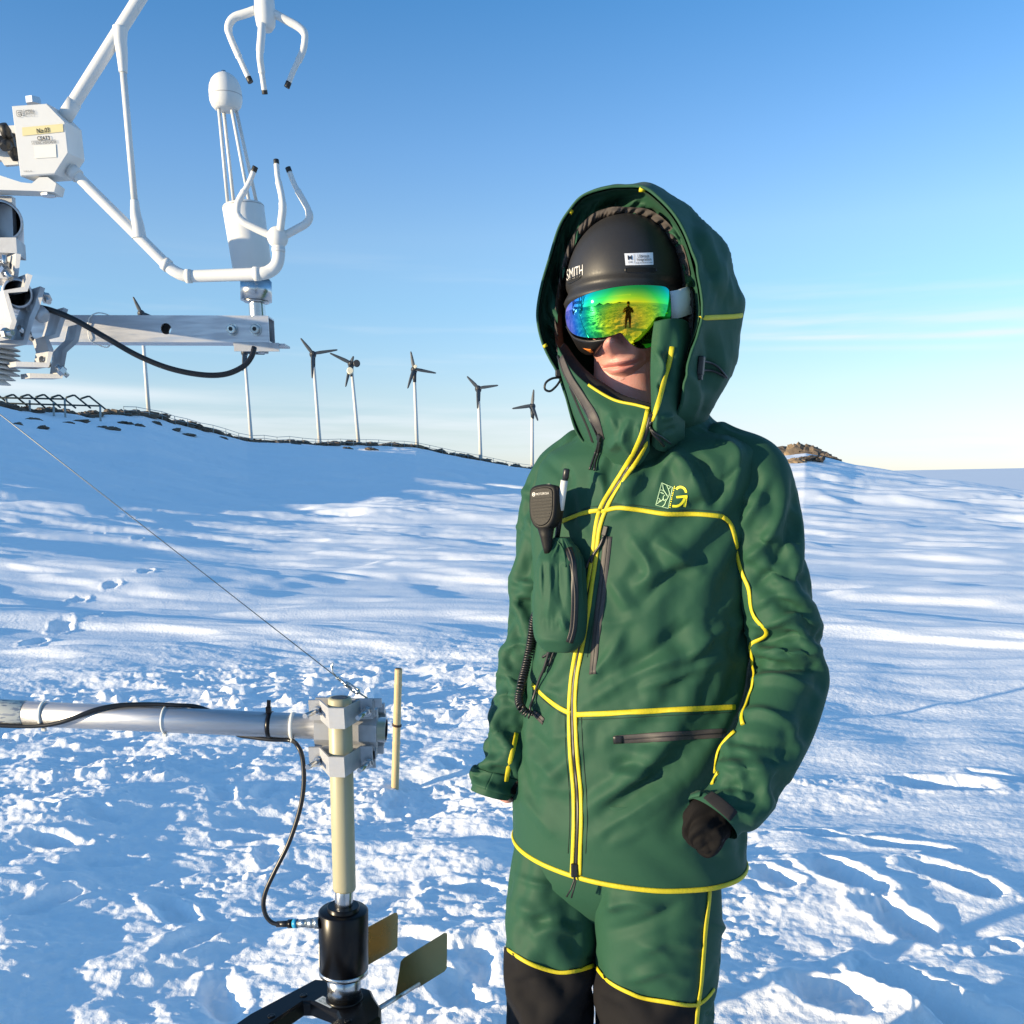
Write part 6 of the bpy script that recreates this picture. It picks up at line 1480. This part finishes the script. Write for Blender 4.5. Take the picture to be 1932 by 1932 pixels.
puller([(1142, 1006), (1136, 1026), (1126, 1040), (1114, 1056), (1108, 1072)], 'zip_pull', jb); puller([(1140, 1014), (1132, 1032), (1122, 1046), (1117, 1062)], 'zip_pull', jb, False)
puller([(1228, 792), (1234, 812), (1243, 826), (1250, 838)], 'zip_pull'); puller([(1232, 806), (1246, 822), (1262, 834)], 'zip_pull', head=False, r=.0016)
_q = hit(jb, 1086, 1640); zp = _q[0] + _q[1] * .005; zY_ = zp.y
mb = MB(); mb.box(zp, (.006, 0, 0), (0, .004, 0), (0, 0, .013), .002); mb.tube([zp - Vector((0, .002, .010)), P(1083, 1662, zY_ - .004), P(1077, 1678, zY_ - .003), P(1069, 1692, zY_)], .0016, 8); mb.tube([zp - Vector((0, .002, .010)), P(1086, 1664, zY_ - .004), P(1082, 1680, zY_ - .003), P(1078, 1694, zY_)], .0016, 8)
mb.build('zip_pull', M_zip, jacket)
# emblem on the chest
def disc_ring(cx, cy, r0, r1, a0, a1, n=16, sx=1, sy=1):
    v = [(cx + sx * r * math.cos(a), cy + sy * r * math.sin(a)) for a in np.linspace(a0, a1, n) for r in (r0, r1)]
    return np.array(v), [(2 * i, 2 * i + 1, 2 * i + 3, 2 * i + 2) for i in range(n - 1)]
M_emb = mat('emblem_yellow', (.82, .74, .02), .55); M_emb2 = mat('emblem_pale', (.42, .62, .36), .6)
def arc2(cx, cy, rx, ry, w, a0, a1, n=16): return strokeline([(cx + rx * math.cos(a), cy - ry * math.sin(a)) for a in np.linspace(a0, a1, n)], w)
G = [arc2(1284.5, 930, 10.0, 11.0, 2.2, 2.5, .05), strokeline([(1276.5, 938.5), (1297, 936)], 2.1), strokeline([(1294.6, 936), (1290.8, 956)], 2.3), strokeline(cr([(1291.5, 940), (1286, 949), (1278, 954.5), (1268.5, 955)], 10), 2.2)]
printed_px(jb, G).build('emblem_letter', M_emb, jacket)
tx = []
for i, f in enumerate(np.linspace(0, 1, 12)):
    x_, y_ = 1273.2 - 9.5 * f, 918.5 + 39.5 * f; tx.append(strokeline([(x_ - 1.3, y_ - .9), (x_ + 1.3, y_ - .4)] if i % 3 else [(x_, y_ - 1.2), (x_ - .3, y_ + 1.2)], .75))
printed_px(jb, tx).build('emblem_lettering', M_emb, jacket)
def ez(x, y): return ((1900 + x / 8.78) * .6389, (1380 + y / 8.78) * .6389)
fr = [strokeline([ez(470, 405), ez(760, 520), ez(640, 1065), ez(325, 985), ez(470, 405)], .75)] + [strokeline(cr([ez(*q) for q in pl], 12), w_) for pl, w_ in (
    ([(490, 440), (520, 580), (590, 690), (630, 760)], .9), ([(600, 460), (660, 600), (680, 700), (640, 800), (580, 900), (560, 970), (490, 1030)], .7), ([(440, 590), (480, 590), (520, 620)], .6), ([(440, 650), (490, 670), (530, 690)], .9),
    ([(380, 790), (430, 830), (440, 870), (390, 880)], .6), ([(340, 960), (420, 900), (510, 840), (520, 760), (565, 720)], .7), ([(700, 510), (690, 540), (650, 560)], .6), ([(520, 790), (540, 870), (590, 830)], .6))]
printed_px(jb, fr).build('emblem_figure', M_emb2, jacket)

# hood fittings
hb2 = bvh_of([hood])
ribbon(hb2, [(1322, 600), (1345, 599), (1370, 598), (1390, 597), (1399, 595)], .0040, .0024, .0008).build('piping', M_yellow, hood)
for a, c in (((1206, 357), (1217, 358)), ((1075, 402), (1079, 396)), ((1027, 650), (1030, 655)), ((1264, 388), (1276, 391))):
    q = P(a[0], a[1], 1.69 if a[0] > 1190 else 1.755); q2 = P(c[0], c[1], 1.69 if a[0] > 1190 else 1.755)
    mb = MB(); mb.tube([q, q2], .004, 8); mb.build('rim_tab', M_yellow, hood)
h1 = hit(hb2, 1317, 690); n_ = h1[1]; up_ = Vector((0, 0, 1)); sd_ = up_.cross(n_).normalized(); up2_ = n_.cross(sd_)
mb = MB(); mb.box(h1[0] + n_ * .005, sd_ * .0062, up2_ * .0150, n_ * .005, .002); mb.box(h1[0] + n_ * .005 - up2_ * .018, sd_ * .0046, up2_ * .004, n_ * .004, .001); mb.build('cord_lock', M_plastic, hood)
mb = MB()
for pts in ([(1320, 681), (1338, 682), (1355, 692), (1367, 710)], [(1320, 699), (1340, 698), (1356, 704), (1368, 712)]):
    loc, nor = lay(hb2, pts, 5); mb.tube([Vector(p + n * .004) for p, n in zip(loc, nor)], .0019, 8)
mb.build('draw_cord', M_zip, hood)
mb = MB(); mb.tube([Vector(q) for q in cr([P(1058, 712, 1.735), P(1042, 714, 1.73), P(1030, 722, 1.728), P(1028, 734, 1.728), P(1038, 738, 1.73), P(1050, 728, 1.732), P(1058, 716, 1.735)], 30)], .0020, 8); mb.box(P(1053, 704, 1.735), (.005, 0, 0), (0, .005, 0), (0, 0, .006), .002); mb.build('draw_cord', M_zip, hood)
# cuffs
def strap_band(g, s, i0, i1, j0, j1, off, name, m, parent):
    nn = grid_normals(g, True) * s; nu = g.shape[1]; js = np.arange(j0, j1) % nu
    v = g[i0:i1][:, js] + nn[i0:i1][:, js] * off
    return grid_mesh(name, v, False, m, parent, thick=.002)
def j_at(g, i, px):
    X, Y = px_of(g[i][None]); n = grid_normals(g, True)
    return X[0]
strap_band(gF, sF, -14, -3, 0, gF.shape[1] + 1, .0028, 'cuff_tab', M_green, slvF)
strap_band(gF, sF, -15, -4, 78, 92, .0048, 'hook_strip', M_black, slvF)
kq = [(1316, 1482), (1372, 1530), (1386, 1552), (1340, 1512)]
ribbon(nb, [(1336, 1500), (1352, 1512), (1370, 1527), (1384, 1540)], .0100, .0014, .0008).build('hook_strip', M_lining, slvN)
ribbon(nb, [(1319, 1474), (1316, 1490), (1310, 1506)], .0150, .0018, .0012).build('cuff_tab', M_green, slvN)
# dark inner gaiter over the hidden hand
gt = []
for (cx, cy, yy, rx, ry, rot) in [(1352, 1522, 1.464, 42, 34, 0), (1343, 1537, 1.457, 46, 34, 0), (1334, 1553, 1.449, 48, 33, 0), (1326, 1569, 1.442, 46, 30, 0), (1320, 1583, 1.438, 42, 25, 0), (1316, 1595, 1.436, 34, 18, 0), (1314, 1602, 1.436, 14, 7, 0), (1314, 1603, 1.436, 2, 2, 0)]:
    c_ = np.array(P(cx, cy, yy)); dd = (c_ - CAM) @ _f; ax = np.array(P(1300, 1612, 1.43) - P(1370, 1520, 1.47)); ax /= np.linalg.norm(ax)
    s1 = np.cross(ax, np.array((0, 1.0, 0))); s1 /= np.linalg.norm(s1); s2 = np.cross(ax, s1)
    gt.append(superell(c_, s1, s2, rx * dd / F, ry * dd / F, 60))
gt = np.array([cr(np.array(gt)[:, k], 36) for k in range(60)]).transpose(1, 0, 2)
nn = grid_normals(gt, True); ss = 1.0 if ((gt - gt.mean((0, 1))) * nn).sum() > 0 else -1.0
V_, U_ = np.meshgrid(np.linspace(0, 1, 36), np.linspace(0, 2 * np.pi, 60, endpoint=False), indexing='ij')
gt = gt + nn * ss * (.012 * fbm(np.cos(U_) * 1.5 + V_ * 2.2, np.sin(U_) * 1.5 + V_ * 1.8, 3, 131) * np.sin(np.pi * np.clip(V_, .05, 1)) )[..., None]
grid_mesh('wrist_gaiter', gt, True, M_black, slvN, flip=ss > 0)
# trouser piping
lb = bvh_grid([gLN, gLF])
piping('piping', lb, [(960, 1791), (985, 1809), (1010, 1822), (1040, 1831), (1062, 1834), (1095, 1829), (1118, 1822)], .0042, leg_f, lift=.0028)
piping('piping', lb, [(1128, 1826), (1140, 1842), (1160, 1858), (1190, 1873), (1215, 1882), (1260, 1890), (1300, 1895), (1318, 1894)], .0042, leg_n, lift=.0028)
piping('piping', lb, [(1318, 1893), (1332, 1884), (1345, 1866)], .0042, leg_n, lift=.0028)
piping('piping', lb, [(1338, 1664), (1336, 1700), (1330, 1750), (1326, 1800), (1322, 1850), (1316, 1895), (1312, 1940), (1308, 1990)], .0044, leg_n, lift=.0028)
zip_strip('pocket_zip', lb, [(1274, 1640), (1274, 1668)], .0090, parent=leg_n)
# boots
M_boot = mat('boot', (.02, .02, .022), .6)
for (px_, py_, yy) in ((1222, 2245, 1.73), (1046, 2185, 1.85)):
    c_ = P(px_, py_, yy); gzv = gz(c_.x, c_.y); rings = []
    for f, zz, L, Wd, sh in ((0, 0.0, .155, .055, .05), (.1, .03, .16, .058, .05), (.3, .075, .15, .056, .045), (.5, .12, .115, .056, .02), (.75, .2, .085, .058, 0), (1, .32, .085, .06, 0)):
        rings.append(superell((c_.x + fdir.x * sh, c_.y + fdir.y * sh, gzv + zz - .01), sdir, fdir, Wd, L, 28, 2.6))
    mb = MB(); mb.ring_loft([[Vector(p) for p in r] for r in rings]); mb.build('boot', M_boot, person)
# ------------------------------------------------------------------ radio pouch, radio, speaker microphone on the chest
h = hit(jb, 1050, 1110); YJ = h[0].y
def pY(px_, py_, off): 
    q = hit(jb, px_, py_); return (q[0].y if q else YJ) - off
pouch = empty('radio_pouch', tuple(P(1050, 1220, YJ - .03)), 'small green zipped radio pouch hanging on the chest', 'pouch')
prow = cr([(1014, 1046, 1074), (1022, 1028, 1090), (1040, 1014, 1100), (1070, 1009, 1104), (1120, 1007, 1106), (1165, 1009, 1102), (1195, 1018, 1094), (1214, 1030, 1082), (1222, 1040, 1070)], 44)
rings = []
for (py, xl, xr) in prow:
    yb = pY((xl + xr) / 2, py, .036); l, r = P(xl, py, yb), P(xr, py, yb - .0); w = (r.x - l.x) / 2
    f = (py - 1014) / 208; dep = .034 * min(1, 4 * f + .35, 4 * (1 - f) + .35)
    rings.append(superell(((l.x + r.x) / 2, yb, l.z), sdir, fdir, w / .95, dep, 72, 2.7))
pg_ = np.array(rings); nn = grid_normals(pg_, True); ps = 1.0 if ((pg_ - pg_.mean((0, 1))) * nn).sum() > 0 else -1.0
pg_ = up2(drape(pg_, True, 1.006, 1.015, 80, .004, (4, 4), 61, .0003, .4, .010, .008, 1, 1, ps), True)
pg_ = strokes(pg_, ps, [([(1035, 1050), (1040, 1110), (1034, 1170)], 9, .004), ([(1055, 1040), (1052, 1100), (1062, 1150)], 8, -.005), ([(1060, 1160), (1068, 1190)], 7, .005), ([(1022, 1060), (1024, 1130)], 7, .004)])
mb = MB(); mb.ring_loft([[Vector(p) for p in r] for r in pg_]); pbody = mb.build('pouch_body', M_green, pouch)
pb = bvh_of([pbody])
o = ribbon(pb, [(1072, 1034), (1080, 1060), (1084, 1100), (1084, 1150), (1081, 1190), (1074, 1212)], .0066, .0016, .0006).build('zip_tape', M_zip, pouch)
ribbon(pb, [(1072, 1034), (1080, 1060), (1084, 1100), (1084, 1150), (1081, 1190), (1074, 1212)], .0014, .0030, .0006).build('zip_teeth', M_ziptape, o)
ribbon(pb, [(1045, 1016), (1058, 1026), (1064, 1040), (1068, 1070)], .0014, .0014, .0004).build('seam', M_green, pouch)
mb = MB()
for pts in ([(1036, 1216), (1034, 1232), (1024, 1240)], [(1046, 1220), (1042, 1238), (1032, 1252), (1026, 1268)], [(1040, 1220), (1040, 1244), (1034, 1256)]):
    mb.tube([Vector(q) for q in cr([P(a, c, pY(a, c, .012)) for a, c in pts], 12)], .0026, 8)
mb.build('strap_end', M_zip, pouch)
# radio hidden in the pouch: only its aerial shows
radio = empty('handheld_radio', tuple(P(1052, 1180, YJ - .03)), 'handheld radio in the chest pouch, its black aerial wrapped with white tape', 'radio')
a0, a1, a2, a3 = [P(*q) for q in ((1049, 1030, YJ - .032), (1057, 962, YJ - .048), (1065, 906, YJ - .056), (1069, 887, YJ - .060))]
mb = MB(); mb.tube([P(1053, 1150, YJ - .03), a0], .011, 16); mb.build('radio_body', M_plastic, radio)
mb = MB(); mb.rod(a0, a3, .0046, n=16); ad_ = (a3 - a0).normalized(); mb.lathe(a3 - ad_ * .014, ad_, [(0, .0050), (.001, .0056), (.015, .0054), (.016, .0045)], 18); mb.build('aerial', M_plastic, radio)
M_tape = mat('white_tape', (.72, .70, .66), .7); add_noise(M_tape, 90, .5, (.55, .54, .52))
mb = MB(); mb.rod(a1, a2, .0062, n=18); mb.build('tape_sleeve', M_tape, radio)
# speaker microphone
mic = empty('speaker_microphone', tuple(P(1030, 1015, YJ - .03)), 'black ribbed speaker microphone clipped to the chest with a coiled cord', 'microphone')
M_mic = mat('mic_plastic', (.011, .0105, .010), .55, Specular_IOR_Level=.25); add_noise(M_mic, 700, 0, None, .06, .25, 900, dist=.0008)
mx = P(1030, 955, YJ - .040); mn = (Vector((-.62, -.75, .12))).normalized(); mu = (P(1026, 925, YJ - .040) - P(1033, 990, YJ - .040)).normalized(); mu = (mu - mn * mu.dot(mn)).normalized(); ms = mu.cross(mn) * -1
if ms.x < 0: ms = -ms
sc = .00105
prof = [(-26, 24), (-22, 31), (-10, 34), (10, 34), (22, 31), (27, 24), (27, 0), (25, -18), (19, -30), (10, -37), (0, -39), (-10, -37), (-19, -30), (-25, -18), (-27, 0)]
oc = cr(prof, 60, True)
rings = []
for k, (g_, dz) in enumerate(((.86, .012), (.95, .0115), (1.0, .009), (1.0, -.006), (.96, -.012), (.86, -.014))):
    rings.append([mx + (ms * q[0] + mu * q[1]) * sc * g_ + mn * dz for q in oc])
mb = MB(); mb.ring_loft(rings); mbody = mb.build('mic_body', M_mic, mic)
M_slot = mat('slot_dark', (.003, .003, .003), .7)
mb = MB(); ring = [mx + (ms * q[0] + mu * q[1]) * sc * .84 + mn * .0121 for q in oc]; ring2 = [mx + (ms * q[0] + mu * q[1]) * sc * .80 + mn * .0135 for q in oc]
mb.ring_loft([ring, ring2]); mb.build('front_plate', M_mic, mic)
for i in range(7):
    yy = 12 - i * 5.2; hw = 20 - max(0, i - 3) * 1.2; mb = MB(); mb.box(mx + mu * yy * sc + mn * .0136, ms * hw * sc, mu * .75 * sc, mn * .0007); mb.build('grille_slot', M_slot, mic)
mbv = bvh_of([mbody]); lt = MB()
v, f = text_shape('MOTOROLA'); lt.add([mx + (ms * (-10 + 26 * a) + mu * (17 + 3.6 * c)) * sc + mn * .0141 for a, c in v], f)
cir = [(-15 + 3.4 * math.cos(a), 19 + 3.4 * math.sin(a)) for a in np.linspace(0, 2 * np.pi, 20, endpoint=False)]; cin = [(-15 + 2.6 * math.cos(a), 19 + 2.6 * math.sin(a)) for a in np.linspace(0, 2 * np.pi, 20, endpoint=False)]
lt.add([mx + (ms * a + mu * c) * sc + mn * .0141 for a, c in cir + cin], [(i, (i + 1) % 20, 20 + (i + 1) % 20, 20 + i) for i in range(20)])
v, f = text_shape('M', True); lt.add([mx + (ms * (-17 + 4 * a) + mu * (17.3 + 3.4 * c)) * sc + mn * .0141 for a, c in v], f)
lt.build('lettering', M_print_l, mic)
mb = MB(); nk = [mx - mu * 34 * sc, mx - mu * 50 * sc - mn * .002, mx - mu * 66 * sc - mn * .004, mx - mu * 76 * sc - mn * .006]; mb.tube(nk, [.0150, .0110, .0080, .0062], 16); mb.build('cord_boot', M_mic, mic)
mb = MB(); mb.box(mx + mu * 33.5 * sc - mn * .001 + ms * 4 * sc, ms * .005, mu * .0022, mn * .003, .001); mb.build('top_button', M_print_l, mic)
# coiled cord
path = cr([P(a, c, pY(max(a, 1003), c, .020)) for a, c in ((1014, 1150), (1007, 1172), (1004, 1195), (999, 1225), (992, 1258), (984, 1290), (979, 1316), (983, 1334), (993, 1345), (1003, 1349))], 300)
d_ = np.linalg.norm(np.diff(path, axis=0), axis=1); s_ = np.concatenate([[0], np.cumsum(d_)]); L_ = s_[-1]
turns = 44; NP = turns * 12; sv_ = np.linspace(0, L_, NP); cp = np.stack([np.interp(sv_, s_, path[:, k]) for k in range(3)], 1); tg = np.gradient(cp, axis=0); tg /= np.linalg.norm(tg, axis=1, keepdims=True)
ref = np.array((0, -1.0, 0)); u_ = ref - tg * (tg @ ref)[:, None]; u_ /= np.linalg.norm(u_, axis=1, keepdims=True); w_ = np.cross(tg, u_)
ph = np.linspace(0, turns * 2 * np.pi, NP)[:, None]; hx = cp + (u_ * np.cos(ph) + w_ * np.sin(ph)) * .0068
mb = MB(); mb.tube([Vector(q) for q in hx], .0021, 6); mb.build('coiled_cord', M_plastic, mic)
mb = MB(); mb.tube([Vector(q) for q in cr([P(a, c, pY(max(a, 1003), c, .022)) for a, c in ((1003, 1349), (1000, 1336), (1006, 1318), (1016, 1286), (1026, 1262), (1034, 1236), (1040, 1222))], 30)], .0026, 8); mb.build('plain_cord', M_plastic, mic)
# ------------------------------------------------------------------ behind the camera, seen only in the goggles
# the photographer, arms raised to hold the phone
PG = Vector((.05, -.62, 0)); zg = gz(PG.x, PG.y)
ph_root = empty('person', (PG.x, PG.y, zg), 'photographer in dark clothes holding up a phone, reflected small in the goggles', 'person')
M_dark = mat('dark_parka', (.035, .016, .016), .8)
def pp(x_, y_, z_): return PG + Vector((x_, y_, z_ + zg))
mb = MB()
mb.ring_loft([[Vector(q) for q in superell(pp(0, y_, z_), (1, 0, 0), (0, 1, 0), a_, b_, 28, 2.3)] for z_, y_, a_, b_ in ((.80, 0, .17, .12), (.95, 0, .19, .14), (1.12, .01, .19, .14), (1.34, .02, .22, .15), (1.46, .02, .20, .12), (1.53, .03, .08, .075), (1.58, .04, .07, .075), (1.66, .05, .085, .10), (1.76, .05, .085, .10), (1.83, .05, .04, .05))])
for sd in (-1, 1):
    mb.tube(cr([pp(sd * .10, 0, .90), pp(sd * .14, .03, .50), pp(sd * .17, 0, .14), pp(sd * .175, .03, .07), pp(sd * .18, .10, .05), pp(sd * .185, .18, .035)], 20), [.12 - .07 * f for f in np.linspace(0, 1, 20)], 16)
    mb.tube(cr([pp(sd * .18, .02, 1.42), pp(sd * .30, .08, 1.22), pp(sd * .24, .26, 1.26), pp(sd * .09, .42, 1.42), pp(sd * .05, .48, 1.47)], 20), [.085 - .05 * f for f in np.linspace(0, 1, 20)], 14)
mb.build('body', M_dark, ph_root)
mb = MB(); c = PG + Vector((0, .05, 1.72 + zg)); mb.lathe(c, (0, 0, 1), [(-.03, .104), (.02, .108), (.07, .095), (.11, .06), (.125, .01)], 24); mb.build('beanie', mat('beanie', (.02, .02, .022), .9), ph_root)
mb = MB(); mb.lathe(PG + Vector((0, .135, 1.655 + zg)), (0, 1, 0), [(-.05, .07), (0, .058), (.012, .03)], 20); mb.build('face', M_skin, ph_root)
ph_o = empty('mobile_phone', (.0, -.10, 1.48), 'mobile phone held up by the photographer, reflected in the goggles', 'phone')
mb = MB(); mb.box((.0, -.075, 1.50), (.038, 0, 0), (0, .004, 0), (0, 0, .076), .003); mb.build('phone_body', M_plastic, ph_o)
# far peak across the ice
def peak(cx, cy, w, h, seed):
    g = []; n = 40
    for j in np.linspace(-1, 1, n):
        row = []
        for i in np.linspace(-1, 1, n):
            rr = max(abs(i), abs(j)) * .5 + math.hypot(i, j) * .5
            z = max(0, 1 - rr) ** 1.3 * (1 + .5 * float(fbm(np.array([i * 3 + seed]), np.array([j * 3.]), 4, seed)[0])); row.append((cx + i * w, cy + j * w, -142 + h * z))
        g.append(row)
    return np.array(g)
M_mtn = mat('mountain_rock', (.12, .11, .11), .95); add_noise(M_mtn, .004, .8, (.75, .77, .80))
for k, (az_, dist, w, h) in enumerate(((-127, 9000, 1300, 720), (-142, 12000, 2400, 480), (-162, 14000, 3600, 480))):
    mo = grid_mesh('mountain', peak(math.sin(rad(az_)) * dist, math.cos(rad(az_)) * dist, w, h, 3 + k), False, M_mtn); mo['kind'] = 'structure'
